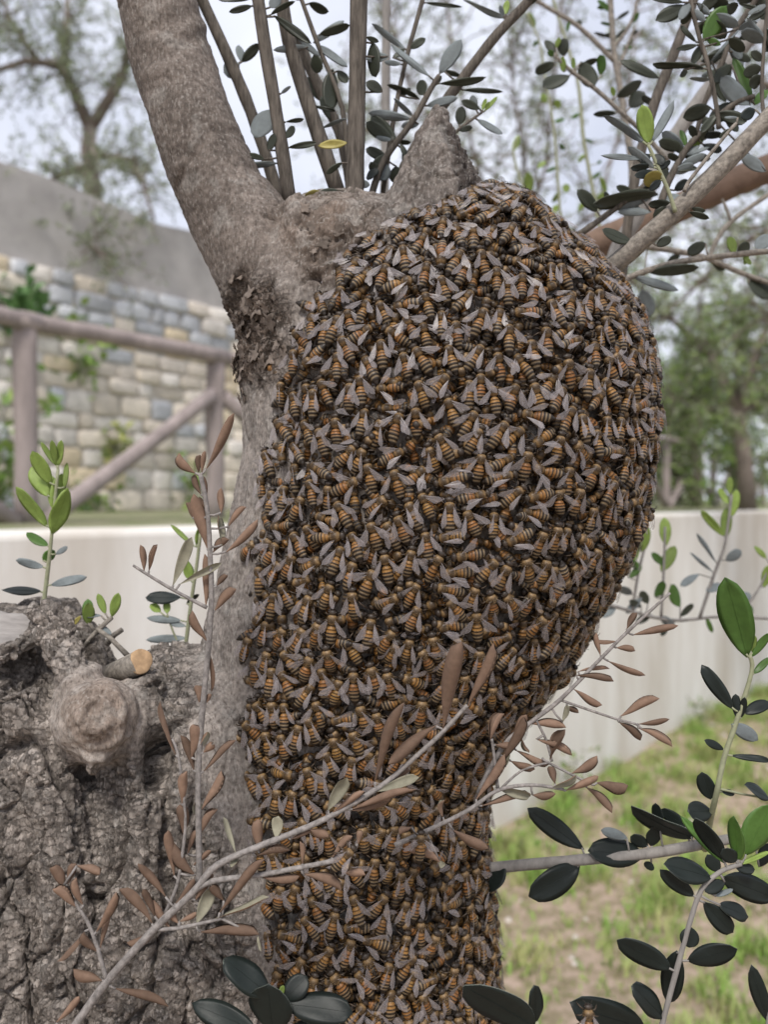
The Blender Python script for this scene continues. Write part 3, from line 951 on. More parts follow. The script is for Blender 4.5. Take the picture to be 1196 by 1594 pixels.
# dark strip of bark left on the right side of the stump
tint = tint * (1 - .9 * dk[:, None]) + np.array([.055, .046, .042]) * .9 * dk[:, None]
lich = sst(.30, .5, fbm(co * 85, 3, 33.)) * .55 * (1 - Wf)
tint = tint * (1 - .5 * lich[:, None]) + np.array([.36, .345, .32]) * .5 * lich[:, None]
at_ = tr_me.color_attributes.new('Tint', 'FLOAT_COLOR', 'POINT')
c4 = np.ones((nv, 4), np.float32); c4[:, :3] = np.clip(tint, .01, .7); c4[:, 3] = np.clip(np.maximum(.45 * Wr * (1 - Wk), .5 * Wf), 0, 1)
at_.data.foreach_set('color', c4.reshape(-1))
tr_me.materials.clear(); tr_me.materials.append(M['bark'])
tr_me.polygons.foreach_set('use_smooth', [True] * len(tr_me.polygons))
tr_me.polygons.foreach_set('material_index', [0] * len(tr_me.polygons))
tr_me.update()
trunk = link('trunk', tr_me); tchild(trunk)
print('TRUNK verts', nv)

# foot of the tree, below the picture, down to the soil
b = MB(); seg = 28
rows = [(0.775, .150, .06), (0.74, .196, .080), (0.6, .20, .092), (.4, .205, .11), (.2, .23, .15), (.06, .28, .21), (-.04, .36, .29)]
for (z, a_, b_) in rows:
    for k in range(seg):
        t = 2 * math.pi * k / seg
        rr_ = 1 + .07 * math.sin(3 * t + 5 * z) + .04 * math.sin(7 * t + 9 * z)
        b.v.append((-.115 + a_ * rr_ * math.sin(t), YC - b_ * rr_ * math.cos(t), z))
for i in range(len(rows) - 1):
    for k in range(seg):
        b.f.append((i * seg + k, (i + 1) * seg + k, (i + 1) * seg + (k + 1) % seg, i * seg + (k + 1) % seg)); b.m.append(0)
M['foot_bark'] = mat('foot_bark', (.22, .19, .165), .92, .15, var=.4, vscale=60, bump=1.0, bscale=90, bdist=.006)
tchild(b.build('trunk_foot', M['foot_bark']))


def disc_part(name, c, nrm, ru, rv, mats, thick=.002, wob=.12, seed=0, parent=None):
    """an uneven sawn face with its own thickness"""
    rr = random.Random(seed)
    nrm = Vector(nrm).normalized(); u = nrm.cross(Vector((0, 0, 1))).normalized(); v = u.cross(nrm) * -1
    bb = MB(); n_ = 26
    for (sc, dz) in ((1.0, -thick * 2), (1.0, 0), (.93, thick * .5), (.6, thick * .35), (.3, thick * .45)):
        for k in range(n_):
            t = 2 * math.pi * k / n_
            w_ = 1 + wob * (math.sin(2 * t + seed) * .5 + math.sin(3 * t + 2 * seed) * .3 + math.sin(7 * t) * .12)
            bb.v.append(tuple(Vector(c) + u * math.cos(t) * ru * sc * w_ + v * math.sin(t) * rv * sc * w_ + nrm * (dz + rr.uniform(-.1, .1) * thick)))
    for j in range(4):
        for k in range(n_):
            bb.f.append((j * n_ + k, j * n_ + (k + 1) % n_, (j + 1) * n_ + (k + 1) % n_, (j + 1) * n_ + k)); bb.m.append(0)
    bb.f.append(tuple(4 * n_ + k for k in range(n_))); bb.m.append(0)
    return tchild(bb.build(name, mats), parent)


disc_part('cut_face', at(-16, 985, .392), (.10, -.60, .80), .0200, .0185, M['grey_wood'], thick=.0012, wob=.3, seed=2)['label'] = 'smooth grey weathered saw cut on the old stump'
# sawn stub
bb = MB()
p0, p1 = at(176, 1052, .405), at(218, 1030, .388)
bb.tube([p0, p0.lerp(p1, .5), p1], [.0062, .0058, .0056], 14)
stub = tchild(bb.build('sawn_stub', M['branch_bark']))
disc_part('cut_face', p1 + (p1 - p0).normalized() * .0008, (p1 - p0) + Vector((.004, -.02, .004)), .0056, .0056, M['cut_wood'], thick=.0006, seed=5, parent=stub)
for a_, c_, r_ in ((at(198, 1020, .415), at(150, 978, .42), 3.8), (at(132, 1005, .42), at(174, 962, .42), 3.2), (at(165, 1003, .43), at(190, 980, .43), 4.5)):
    bb = MB(); bb.tube([a_, a_.lerp(c_, .5) + Vector((0, 0, .001)), c_], [r_ * 1.2 * .42 / F, r_ * .42 / F, r_ * .9 * .42 / F], 8)
    tchild(bb.build('dead_stub', M['branch_bark']))

# loose curling bark scales under the limb
scale_data = []
for i in range(6):
    rr = random.Random(90 + i); bb = MB(); nu, nv_ = 6, 5
    for side in (0, 1):
        for a in range(nu):
            for c in range(nv_):
                x = a / (nu - 1) - .5; y = c / (nv_ - 1) - .5
                ed = 1 + .28 * math.sin(a * 2.1 + i) * (abs(y) > .3) + .25 * math.sin(c * 1.7 + i * 2) * (abs(x) > .3)
                z = .55 * (x + .5) ** 2 + .25 * y * y - .08 * side + .05 * math.sin(a * 3 + c * 2 + i)
                bb.v.append((x * ed, y * ed, z))
        o_ = side * nu * nv_
        for a in range(nu - 1):
            for c in range(nv_ - 1):
                f_ = (o_ + a * nv_ + c, o_ + (a + 1) * nv_ + c, o_ + (a + 1) * nv_ + c + 1, o_ + a * nv_ + c + 1)
                bb.f.append(f_ if side == 0 else f_[::-1]); bb.m.append(0)
    rim = [a * nv_ for a in range(nu)] + [(nu - 1) * nv_ + c for c in range(1, nv_)] + [a * nv_ + nv_ - 1 for a in range(nu - 2, -1, -1)] + [c for c in range(nv_ - 2, 0, -1)]
    for k in range(len(rim)):
        a, c = rim[k], rim[(k + 1) % len(rim)]
        bb.f.append((a, a + nu * nv_, c + nu * nv_, c)); bb.m.append(0)
    scale_data.append(bb)
M['bark_scale'] = mat('bark_scale', (.16, .132, .112), .95, .1, var=.4, vscale=250, bump=.8, bscale=600, bdist=.0006, obj_var=.3)
scale_me = [bb.mesh('bark_scale', M['bark_scale']) for bb in scale_data]
front = (no[:, 1] < -.15)
spots = []
for i in range(86):
    if i < 62:
        px = random.gauss(385, 30); py = random.gauss(520, 42)
    elif i < 78:
        px = random.gauss(362, 10); py = random.uniform(500, 640)
    else:
        px = random.gauss(510, 40); py = random.gauss(360, 30)
    d_ = (PX - px) ** 2 + (PY - py) ** 2 + 1e6 * (~front)
    j = int(np.argmin(d_))
    if d_[j] > 200: continue
    spots.append(j)
for j in spots:
    n_ = Vector(no[j]); p = Vector(co2[j])
    xa = Vector((random.gauss(0, .5), random.gauss(0, .3), random.choice((1, 1, -1)) + random.gauss(0, .4)))
    xa = (xa - n_ * xa.dot(n_)).normalized(); ya = n_.cross(xa)
    s_ = random.uniform(.003, .0075)
    mw = Matrix(((xa.x * s_, ya.x * s_ * .8, n_.x * s_ * .6, p.x), (xa.y * s_, ya.y * s_ * .8, n_.y * s_ * .6, p.y), (xa.z * s_, ya.z * s_ * .8, n_.z * s_ * .6, p.z), (0, 0, 0, 1)))
    o = bpy.data.objects.new('bark_scale', random.choice(scale_me)); COL.objects.link(o)
    o.parent = trunk; o.matrix_parent_inverse = Matrix.Identity(4)
    o.matrix_basis = mw

# ================================================================== SHOOTS AND LEAVES
def leaf_mesh(kind, i):
    """leaf along +X, unit length and width, upper face +Z; closed, with its own thickness"""
    rr = random.Random(kind + str(i))
    dry = kind in 'bp'
    nu, nv_ = 11, 7
    peak = rr.uniform(.5, .66) if not dry else rr.uniform(.6, .8)
    fold = rr.uniform(.05, .28); bend = rr.uniform(-.22, .22); twist = rr.uniform(-.25, .25); wav = rr.uniform(.01, .035); wf = rr.uniform(5, 9)
    roll = rr.uniform(1.7, 2.9) if kind == 'b' else rr.uniform(.7, 1.3)
    blunt = rr.uniform(.42, .7) if not dry else rr.uniform(.3, .55)
    if dry: bend *= 1.8; twist *= 4.5
    tipbend = rr.uniform(0, .35) if dry else 0
    bb = MB()
    for side in (0, 1):
        for a in range(nu):
            t = a / (nu - 1)
            if not dry:
                u_ = (t - .53) / (.53 if t < .53 else .47)
                wd_ = max(0, 1 - abs(u_) ** 2) ** (.78 if t < .53 else blunt) * min(1, .25 + t / .14)
            elif t < peak: wd_ = math.sin(math.pi / 2 * (t / peak)) ** (.95 if not dry else 1.1)
            else: wd_ = math.cos(math.pi / 2 * ((t - peak) / (1 - peak))) ** blunt
            wd_ = max(wd_, .035)
            tw = twist * (t - .2)
            for c in range(nv_):
                s = c / (nv_ - 1) * 2 - 1
                if dry:                                   # edges rolled under
                    ph = s * roll
                    rad_ = .5 * wd_ / max(.55, math.sin(min(roll, 1.57)))
                    y = math.sin(ph) * rad_; z = (math.cos(ph) - 1) * rad_ * .95 + .05 * math.sin(7 * t + i) * wd_
                else:
                    y = s * .5 * wd_; z = fold * abs(y) * .5 - .10 * y * y + wav * math.sin(wf * t + 2.5 * s) * abs(s)
                z = z - (.014 if side else 0) * (1 - .5 * abs(s))
                y, z = y * math.cos(tw) - z * math.sin(tw), y * math.sin(tw) + z * math.cos(tw)
                z += bend * (t * t - t) - tipbend * max(0, t - .7) ** 2 * 3
                bb.v.append((t, y, z))
        o_ = side * nu * nv_
        for a in range(nu - 1):
            for c in range(nv_ - 1):
                f_ = (o_ + a * nv_ + c, o_ + (a + 1) * nv_ + c, o_ + (a + 1) * nv_ + c + 1, o_ + a * nv_ + c + 1)
                bb.f.append(f_ if side == 0 else f_[::-1]); bb.m.append(side)
    rim = [a * nv_ for a in range(nu)] + [(nu - 1) * nv_ + c for c in range(1, nv_)] + [a * nv_ + nv_ - 1 for a in range(nu - 2, -1, -1)] + [c for c in range(nv_ - 2, 0, -1)]
    for k in range(len(rim)):
        a, c = rim[k], rim[(k + 1) % len(rim)]
        bb.f.append((a, a + nu * nv_, c + nu * nv_, c)); bb.m.append(1)
    if not dry:                                           # raised midrib
        pts = [bb.v[a * nv_ + nv_ // 2] for a in range(nu - 1)]
        bb.tube([(p[0], p[1], p[2] + .002) for p in pts], [.008 * (1 - .7 * a / nu) for a in range(nu - 1)], 4, mi=0, cap=False)
    return bb.mesh('leaf', LM[kind])


LEAF = {k: [leaf_mesh(k, i) for i in range(7 if k in 'dksb' else 5)] for k in LM}
KIND_ROLL = {'s': math.pi, 'p': math.pi}


def shoot(name, stems, leaves, m='shoot_bark', label=None, dj=.30, seg=8, auto=0):
    """stems: list of (points [(px, py, depth)...], r0 px, r1 px); leaves: 'kind bx by tx ty w; ...' in picture rows"""
    bb = MB(); lines = []
    for (pts, r0, r1) in stems:
        P = []
        for i in range(len(pts) - 1):                      # smooth a little by Catmull-Rom
            a, b_ = pts[i], pts[i + 1]
            z0 = pts[i - 1] if i > 0 else a; z1 = pts[i + 2] if i + 2 < len(pts) else b_
            for t in (0, .25, .5, .75):
                t2, t3 = t * t, t * t * t
                P.append([.5 * (2 * a[k] + (b_[k] - z0[k]) * t + (2 * z0[k] - 5 * a[k] + 4 * b_[k] - z1[k]) * t2 + (3 * a[k] - z0[k] - 3 * b_[k] + z1[k]) * t3) for k in range(3)])
        P.append(list(pts[-1]))
        n_ = len(P)
        rad = []
        for i, p in enumerate(P):
            r = (r0 + (r1 - r0) * i / (n_ - 1)) * p[2] / F
            rad.append(r * (1 + random.uniform(-.06, .06)))
        W = [at(*p) for p in P]
        bb.tube(W, rad, seg)
        # small node swellings
        lines += [(P[i], P[i + 1], rad[i]) for i in range(n_ - 1)]
    for i in range(auto):                                  # further leaves in between, either side of the stem
        a, b_, r = random.choice(lines)
        hd_ = math.atan2(b_[1] - a[1], b_[0] - a[0]) + random.choice((-1, 1)) * random.uniform(.5, 1.3)
        ll = random.uniform(26, 48) * .45 / a[2]
        leaves += '; %s %f %f %f %f %f' % (random.choice('dddsk'), a[0], a[1], a[0] + ll * math.cos(hd_), a[1] + ll * math.sin(hd_), ll * random.uniform(.28, .45))
    specs = []
    for ent in leaves.replace('\n', ' ').split(';'):
        ent = ent.split()
        if len(ent) < 6: continue
        k = ent[0]; bx, by, tx, ty, w_ = map(float, ent[1:6])
        best = (1e9, None)
        for (a, b_, r) in lines:
            dx_, dy_ = b_[0] - a[0], b_[1] - a[1]
            t = max(0, min(1, ((bx - a[0]) * dx_ + (by - a[1]) * dy_) / (dx_ * dx_ + dy_ * dy_ + 1e-9)))
            q = [a[j] + (b_[j] - a[j]) * t for j in range(3)]
            d = math.hypot(bx - q[0], by - q[1])
            if d < best[0]: best = (d, q, r)
        q = best[1]; Yb = q[2]
        ln = math.hypot(tx - bx, ty - by)
        lm = ln * Yb / F
        dY = random.uniform(-dj, dj) * lm
        dY = float(ent[6]) * lm if len(ent) > 6 else dY
        rad_px = best[2] * F / Yb
        off_ = -best[2] * .5 if random.random() < .6 else best[2] * .5
        B_ = at(bx, by, Yb + off_ * .5); T_ = at(tx, ty, Yb + off_ * .5 + dY)
        C_ = at(q[0], q[1], Yb)
        if best[0] > rad_px * .7:
            bb.tube([C_, C_.lerp(B_, .5) + Vector((0, 0, -.0003)), B_ + (T_ - B_) * .04], [.0006, .0005, .0005], 5)
        specs.append((k, B_, T_, w_ * Yb / F))
    so = tchild(bb.build(name, M[m]))
    if label: so['label'] = label
    for (k, B_, T_, w_) in specs:
        X = T_ - B_; ln = X.length; X = X / ln
        view = (Vector((0, 0, EYE)) - (B_ + T_) / 2).normalized()
        N_ = (view - X * view.dot(X)).normalized()
        roll = max(-.75, min(.75, random.gauss(0, .4))) + KIND_ROLL.get(k, 0)
        if k in 'bp': roll = random.gauss(0, .8) + KIND_ROLL.get(k, 0)
        N_ = Matrix.Rotation(roll, 3, X) @ N_
        Y_ = N_.cross(X)
        cw = w_ / max(.72, abs(math.cos(roll))) if k not in 'bp' else w_ * .97
        o = bpy.data.objects.new('leaf', random.choice(LEAF[k])); COL.objects.link(o)
        o.parent = so; o.matrix_parent_inverse = Matrix.Identity(4)
        sc = (ln, cw, ln * .85 if k not in 'bp' else cw * 1.25)
        mm = Matrix(((X.x * sc[0], Y_.x * sc[1], N_.x * sc[2], B_.x), (X.y * sc[0], Y_.y * sc[1], N_.y * sc[2], B_.y), (X.z * sc[0], Y_.z * sc[1], N_.z * sc[2], B_.z), (0, 0, 0, 1)))
        o.matrix_basis = mm
    return so


def st_(Y, r0, r1, *pts):
    P = [(p[0], p[1], p[2] if len(p) > 2 else Y) for p in pts]

    def more(a, b_):                                       # stems that leave the picture go on growing
        if b_[1] < -5 or b_[1] > 1615 or b_[0] > 1215:
            k = (300 if b_[1] < 1600 else 160) / (math.hypot(b_[0] - a[0], b_[1] - a[1]) + 1e-6)
            return [(b_[0] + (b_[0] - a[0]) * k, b_[1] + (b_[1] - a[1]) * k, b_[2] + (b_[2] - a[2]) * k + .01)]
        return []
    return (more(P[1], P[0])[::-1] + P + more(P[-2], P[-1]), r0, r1)


# --- upright suckers in the fork
shoot('sucker', [st_(.455, 8.5, 9.5, (285, -70), (310, -10), (360, 100), (400, 200), (436, 315))],
      "s 373 100 348 113 26; s 375 97 372 70 13; d 376 97 404 68 15", 'shoot_bark')
shoot('sucker', [st_(.425, 9.5, 10.5, (392, -80), (400, -15), (413, 75), (430, 175), (452, 318))],
      "s 423 170 396 214 32; d 393 9 356 19 10; d 392 -2 340 0 8; d 420 24 460 2 8; d 426 24 485 68 14; s 420 12 435 -5 16; s 437 146 453 134 6; s 433 254 375 259 10;"
      "d 412 248 385 240 9; d 418 235 428 208 13; d 448 230 493 222 9; d 443 190 473 185 5; d 445 215 458 196 12")
shoot('sucker', [st_(.44, 10, 12, (430, -70), (437, -10), (450, 63), (476, 150), (528, 305))],
      "s 482 73 425 78 11; s 460 55 498 88 9; d 488 165 523 173 6; s 500 200 541 185 6")
shoot('sucker', [st_(.475, 8, 9, (462, 50), (475, 88), (505, 155), (533, 218), (548, 300))], "d 520 190 500 150 18; d 505 160 478 120 18")
shoot('sucker', [st_(.42, 12, 15, (561, -80), (559, -15), (556, 150), (553, 270), (552, 310))],
      "y 542 222 495 227 13; d 533 253 508 271 9; s 556 285 576 288 12; y 500 299 474 308 15; d 526 296 499 298 9; d 570 58 590 65 8; d 580 65 585 120 22; s 606 88 570 92 14; d 596 143 570 128 16",
      label='thickest straight sucker rising from the fork')
shoot('sucker', [st_(.45, 3, 4, (455, -50), (468, -5), (497, 75), (533, 170), (546, 300))],
      "s 487 67 536 32 13; d 497 54 545 39 14; d 480 5 512 18 13; s 493 70 541 104 13; d 488 85 498 113 20; d 518 107 514 170 26; d 525 110 542 128 14; d 470 0 455 -10 10")
shoot('sucker', [st_(.60, 6, 7, (604, -90), (602, 0), (600, 225), (598, 320))], "", 'pale_bark', 'pale straight sucker standing behind the others')
shoot('sucker', [st_(.455, 3, 4, (668, -50), (658, 0), (635, 83), (615, 175), (596, 300))],
      "s 632 77 579 37 10; d 638 76 663 60 12; s 625 100 598 96 8; d 611 90 630 77 8; d 661 4 720 11 6; d 654 155 603 132 9; d 620 150 640 138 9")
shoot('sucker', [st_(.445, 4, 5.5, (684, 118), (670, 140), (643, 188), (598, 250), (575, 315))],
      "s 670 120 609 70 11; s 684 115 719 62 23; d 682 130 758 120 10; d 671 134 688 118 10; d 660 148 653 125 18; s 664 165 713 152 13; s 643 180 613 153 9; s 640 185 573 176 14;"
      "s 653 193 625 196 12; d 617 218 578 181 20; d 610 218 570 190 22; s 613 218 585 213 6; d 620 221 640 222 8; d 603 248 570 231 16; d 623 223 636 250 9; s 598 252 594 282 26;"
      "d 617 258 617 286 20; d 585 270 577 252 14; k 628 232 640 262 14; d 600 240 580 262 13; k 590 258 572 280 13", label='leafy sucker beside the pointed stump')
shoot('sucker', [st_(.46, 7, 9, (860, -45), (823, 2), (773, 55), (720, 123), (680, 178), (630, 260), (612, 330))],
      "s 786 28 722 0 11; l 787 23 790 0 10; s 785 25 778 8 8; d 720 140 784 143 8; d 690 110 717 118 8; d 815 8 838 -4 10; d 835 -5 860 -20 12")
shoot('sucker', [st_(.45, 4, 2, (690, 240), (705, 210), (752, 174))],
      "d 748 170 718 157 12; d 715 195 720 166 17; d 714 203 736 198 9; s 743 186 783 209 11; l 753 175 775 150 6; l 751 172 757 153 7; s 741 170 735 148 12; l 756 172 762 158 5")

# --- shoots behind, to the right of the stump
shoot('branch', [st_(.70, 6, 4, (985, 400), (985, 290), (982, 240), (965, 132), (956, 75), (950, -10), (945, -90)), st_(.70, 4, 2.5, (960, 98), (901, 41), (841, 4), (790, -40)), st_(.70, 3, 2, (956, 75), (985, 30), (1000, -30)),
                 st_(.70, 3, 1.5, (962, 110), (978, 70), (990, 40))],
      "g 950 10 930 12 7; g 953 40 935 35 5; d 955 60 925 50 5; d 958 60 975 45 6; d 960 30 980 18 6; g 970 80 985 60 7; d 945 85 940 76 8; d 902 42 903 30 9; g 885 30 884 50 6; g 953 20 930 0 8; d 957 80 938 78 5;"
      "g 985 35 996 20 8; d 982 55 994 48 6; d 953 52 938 56 5; g 970 70 985 75 5", 'branch_bark')
shoot('branch', [st_(.54, 4, 3, (1040, 250), (1005, 210), (980, 186), (928, 139), (890, 111), (868, 90))],
      "d 888 117 845 136 18; d 864 98 833 113 16; d 864 83 850 62 13; d 879 88 877 59 17; d 904 96 926 135 26; d 901 105 932 92 10; l 878 113 876 88 10; l 894 107 892 90 8; g 937 117 935 85 14;"
      "d 960 176 924 178 10; l 957 150 953 135 8; d 960 150 1000 128 18; d 981 168 1004 143 22; l 866 75 872 58 8; g 862 88 854 78 9", 'branch_bark')
shoot('branch', [st_(.9, 3.5, 2, (945, 420), (935, 360), (924, 299), (909, 216), (905, 170), (899, 122), (880, 60), (862, 0), (850, -60)), st_(.9, 2.5, 1.5, (940, 400), (880, 350), (870, 292), (866, 235), (860, 180), (849, 120), (845, 90), (839, 62), (821, 19)),
                 st_(.9, 2.5, 1.5, (935, 390), (840, 340), (815, 290), (800, 240), (806, 214))],
      "l 833 45 824 20 11; l 852 160 843 146 10; l 873 168 864 156 11; l 799 238 808 210 9; l 825 302 822 268 16; l 880 300 884 286 12; g 870 225 880 233 7; l 945 300 935 275 9; g 930 255 937 250 5; g 905 175 890 185 6; g 862 190 880 186 6;"
      "g 909 216 925 222 5; l 850 250 838 262 9; g 920 280 936 268 7; l 872 300 860 315 9; g 868 260 850 268 6; l 912 240 900 252 7; l 928 310 945 300 9; l 858 340 868 318 10; g 840 62 830 72 6; l 847 110 860 100 7; g 816 292 800 300 7; l 900 330 912 312 8", 'green_twig')
shoot('branch', [st_(.50, 8, 7, (965, 470), (985, 300), (1017, 169), (1046, 94), (1074, 19), (1100, -60))], "d 1027 122 966 94 15; d 1020 165 1000 150 10", 'shoot_bark')
shoot('limb', [st_(.60, 14, 9, (940, 520), (957, 405), (989, 340), (1030, 250), (1060, 200), (1110, 130), (1170, 60), (1240, -10))], "", 'pale_bark', 'pale grey limb blurred behind the leaves')
shoot('limb', [st_(.66, 24, 21, (830, 450), (919, 386), (992, 354), (1124, 292), (1196, 263), (1290, 225))], "", 'brown_bark', 'thick reddish brown limb behind the pruned branch')
shoot('branch', [st_(.415, 16, 13, (905, 455, .44), (943, 424, .425), (1027, 351), (1109, 275), (1196, 185), (1290, 90)), st_(.41, 3.2, 2.6, (1066, 298), (1078, 276), (1130, 211), (1147, 192))],
      "k 998 389 960 397 18; d 1074 330 1105 340 10; d 1077 324 1099 329 8; d 986 377 938 357 17; d 1022 383 1046 370 14; d 1048 318 1010 318 14; d 1040 322 1018 340 16; s 1150 183 1128 183 5; k 1177 170 1155 184 18; d 1140 200 1120 215 9",
      'branch_bark', 'stout grey branch slanting up out of the swarm')
shoot('branch', [st_(.48, 5.5, 4, (870, 385), (893, 371), (943, 336), (992, 298), (1040, 262))],
      "d 1025 302 925 318 22; d 931 330 899 295 19; s 1018 305 955 325 15; s 1016 330 962 330 11; d 955 325 942 298 10; k 1000 296 1030 285 14; d 985 300 960 290 12; s 975 312 1000 330 9", 'shoot_bark')
shoot('branch', [st_(.408, 3.5, 2.5, (1052, 330), (1042, 299), (1025, 260), (1010, 226))],
      "l 1011 224 1000 163 26; s 1015 222 1050 157 14; s 1004 222 940 180 15; s 1020 262 978 228 14; s 1000 248 936 242 9; k 1015 258 982 262 11; y 1034 275 1002 281 24; k 1020 240 1034 256 14; k 1020 268 988 274 14;"
      "k 1012 240 1000 252 13; k 1025 265 1045 250 10; k 1030 280 1012 296 12", 'green_twig', 'leafy sprig with one bright green leaf on the slanting branch')
shoot('branch', [st_(.45, 6, 4, (1025, 330), (1042, 282), (1070, 231), (1098, 203), (1140, 164), (1175, 150)), st_(.45, 3, 2, (1050, 268), (1064, 245), (1068, 228))],
      "d 1065 232 1026 220 18; s 1066 231 1031 206 19; g 1068 229 1060 202 9; l 1070 239 1099 212 8; s 1064 243 1106 229 6; s 1059 258 1100 240 13; d 1052 265 1087 262 10; k 1050 297 1072 280 14; d 1108 167 1064 183 24; d 1147 160 1105 188 25;"
      "s 1170 164 1123 120 23; g 1172 162 1142 90 17; g 1175 164 1196 140 14; s 1194 267 1155 241 18; d 1141 100 1112 128 20; s 1106 98 1164 32 6; d 1110 200 1090 215 14; d 1130 178 1150 205 13; d 1085 215 1075 195 12; k 1095 225 1125 235 12; d 1060 250 1040 240 10",
      'shoot_bark', auto=9)
shoot('branch', [st_(.435, 2.8, 4, (1074, -60), (1076, 0), (1089, 56), (1104, 105), (1116, 165), (1120, 200))],
      "d 1098 107 1017 100 10; d 1087 70 1053 77 9; d 1085 66 1060 40 7; g 1096 64 1132 9 29; s 1106 124 1074 122 8; d 1070 9 1021 32 22; d 1066 4 1014 -2 9; s 1085 4 1106 23 9; s 1108 24 1151 40 18; d 1064 109 1066 120 12; g 1100 60 1123 70 10;"
      "d 1100 35 1086 52 14; d 1136 12 1112 5 20; d 1080 20 1060 35 14; d 1110 30 1130 60 20; d 1125 20 1150 10 16; s 1150 45 1180 35 14; d 1090 20 1120 -10 18; d 1135 60 1160 80 16", 'shoot_bark', auto=6)
shoot('branch', [st_(.47, 4.5, 4, (1205, -50), (1177, 0), (1140, 55), (1126, 95), (1098, 160), (1080, 230))], "d 1150 60 1185 50 12; d 1140 80 1170 95 12; d 1128 110 1100 120 12", 'shoot_bark', auto=12)
shoot('branch', [st_(.425, 2.8, 3.2, (1198, -40), (1195, 15), (1190, 75), (1187, 143), (1192, 195))],
      "d 1192 17 1151 6 6; s 1194 62 1164 28 7; s 1190 66 1155 49 17; d 1187 105 1158 115 20; d 1187 118 1168 135 18; d 1190 80 1210 60 16; s 1192 50 1215 45 14; d 1188 95 1170 80 12", 'shoot_bark', auto=5)
shoot('branch', [st_(.48, 5, 4.5, (965, 440), (992, 427), (1051, 409), (1139, 397), (1200, 391), (1290, 385))],
      "s 985 430 1057 452 14; d 1100 378 1071 395 18; d 1148 392 1168 380 16; s 1177 388 1200 366 22; l 1145 395 1136 368 14; d 1010 424 1089 416 18; l 1158 398 1170 412 8; l 1166 396 1160 412 7", 'branch_bark', 'thin level twig to the right of the swarm')
shoot('branch', [st_(.60, 5, 4, (970, 380), (1022, 386), (1095, 400), (1168, 430), (1260, 460)), st_(.62, 4, 3, (1105, 402), (1115, 377), (1139, 345), (1196, 304), (1270, 260)), st_(.62, 3, 2, (1139, 345), (1132, 325), (1125, 310))],
      "d 1165 440 1205 455 30; s 1000 450 1012 494 26; d 1060 395 1040 410 12; d 1110 405 1130 420 14", 'branch_bark')

# --- fresh shoots on the old cut trunk
shoot('young_shoot', [st_(.435, 4.2, 2.5, (66, 950), (68, 936), (73, 896), (80, 833), (90, 730))],
      "l 88 726 63 688 8; l 88 726 80 685 11; l 90 726 95 685 12; l 78 753 50 702 23; l 75 773 47 727 24; l 100 760 104 720 9; l 83 795 96 737 21; l 85 798 80 740 15; l 81 833 105 760 29; l 73 820 24 758 21; g 75 850 41 829 15;"
      "g 66 873 85 857 17; s 86 863 105 851 9; s 68 883 24 872 14; s 78 911 135 898 15; k 65 921 2 918 15", 'green_twig', 'lime green young shoot standing on the cut trunk')
shoot('young_shoot', [st_(.42, 3.5, 3, (132, 1005), (150, 982), (174, 961))],
      "g 137 968 136 932 17; l 137 972 138 938 19; l 164 956 152 924 12; l 174 961 184 923 15; s 158 958 126 959 7; y 126 958 110 976 7; s 153 971 173 988 9", 'branch_bark', 'small sprout with four rounded green leaves')
shoot('young_shoot', [st_(.455, 3.5, 2.5, (285, 1030), (288, 1011), (298, 933), (306, 880), (312, 830)), st_(.455, 2, 1.5, (282, 1010), (270, 985), (262, 962))],
      "k 283 930 226 930 18; s 283 966 228 962 13; s 291 993 227 996 13; l 250 953 234 940 12; l 260 955 259 935 12; l 297 905 288 868 17; l 302 850 265 817 7; l 305 850 318 800 12; s 290 975 265 970 8; d 290 940 310 925 8", 'green_twig')

# --- dried branch in front
DL = 'dried twig with curled brown leaves '
shoot('dried_shoot', [st_(.345, 3.6, 5.2, (312, 739), (323, 798), (327, 866), (329, 922), (325, 1000), (313, 1130), (308, 1231), (310, 1356), (306, 1392)), st_(.345, 2.0, 3.0, (207, 880), (224, 891), (269, 918), (322, 946))],
      "b 319 733 364 643 15; b 305 737 280 704 14; b 309 737 312 708 10; b 314 737 319 702 9; b 313 771 304 737 10; b 321 776 315 740 9; b 322 794 310 773 9; b 300 807 288 783 13; b 323 857 301 769 23; b 344 800 344 759 12; p 345 850 338 802 22;"
      "b 355 821 384 790 10; b 350 861 401 808 13; b 331 861 357 840 13; p 268 914 299 836 19; p 277 911 345 876 12; b 320 945 318 862 16; b 337 913 355 896 10; b 333 952 369 918 16; b 323 1000 300 950 14; b 224 891 218 848 11; b 231 891 246 848 11;"
      "b 325 1012 328 1078 9; b 310 1095 303 1067 14; b 321 1095 328 1080 8; b 302 1201 281 1145 14; b 298 1181 299 1128 18; p 310 1166 322 1138 17; b 316 1172 328 1160 14; b 315 1203 368 1153 12; b 312 1263 343 1199 16; p 306 1272 305 1248 15;"
      "b 311 1300 340 1260 16; b 291 1331 310 1291 10; b 298 1349 328 1324 9", 'twig', DL + 'standing in front of the bare trunk')
shoot('dried_shoot', [st_(.34, 2.0, 3.2, (268, 1150), (278, 1180), (288, 1268), (285, 1319), (275, 1379), (256, 1423), (243, 1445))],
      "b 275 1178 250 1091 11; b 283 1253 291 1201 16; b 286 1303 277 1254 18; b 271 1366 262 1293 16; b 305 1364 268 1309 19", 'twig', DL + 'thin and upright beside the taller one')
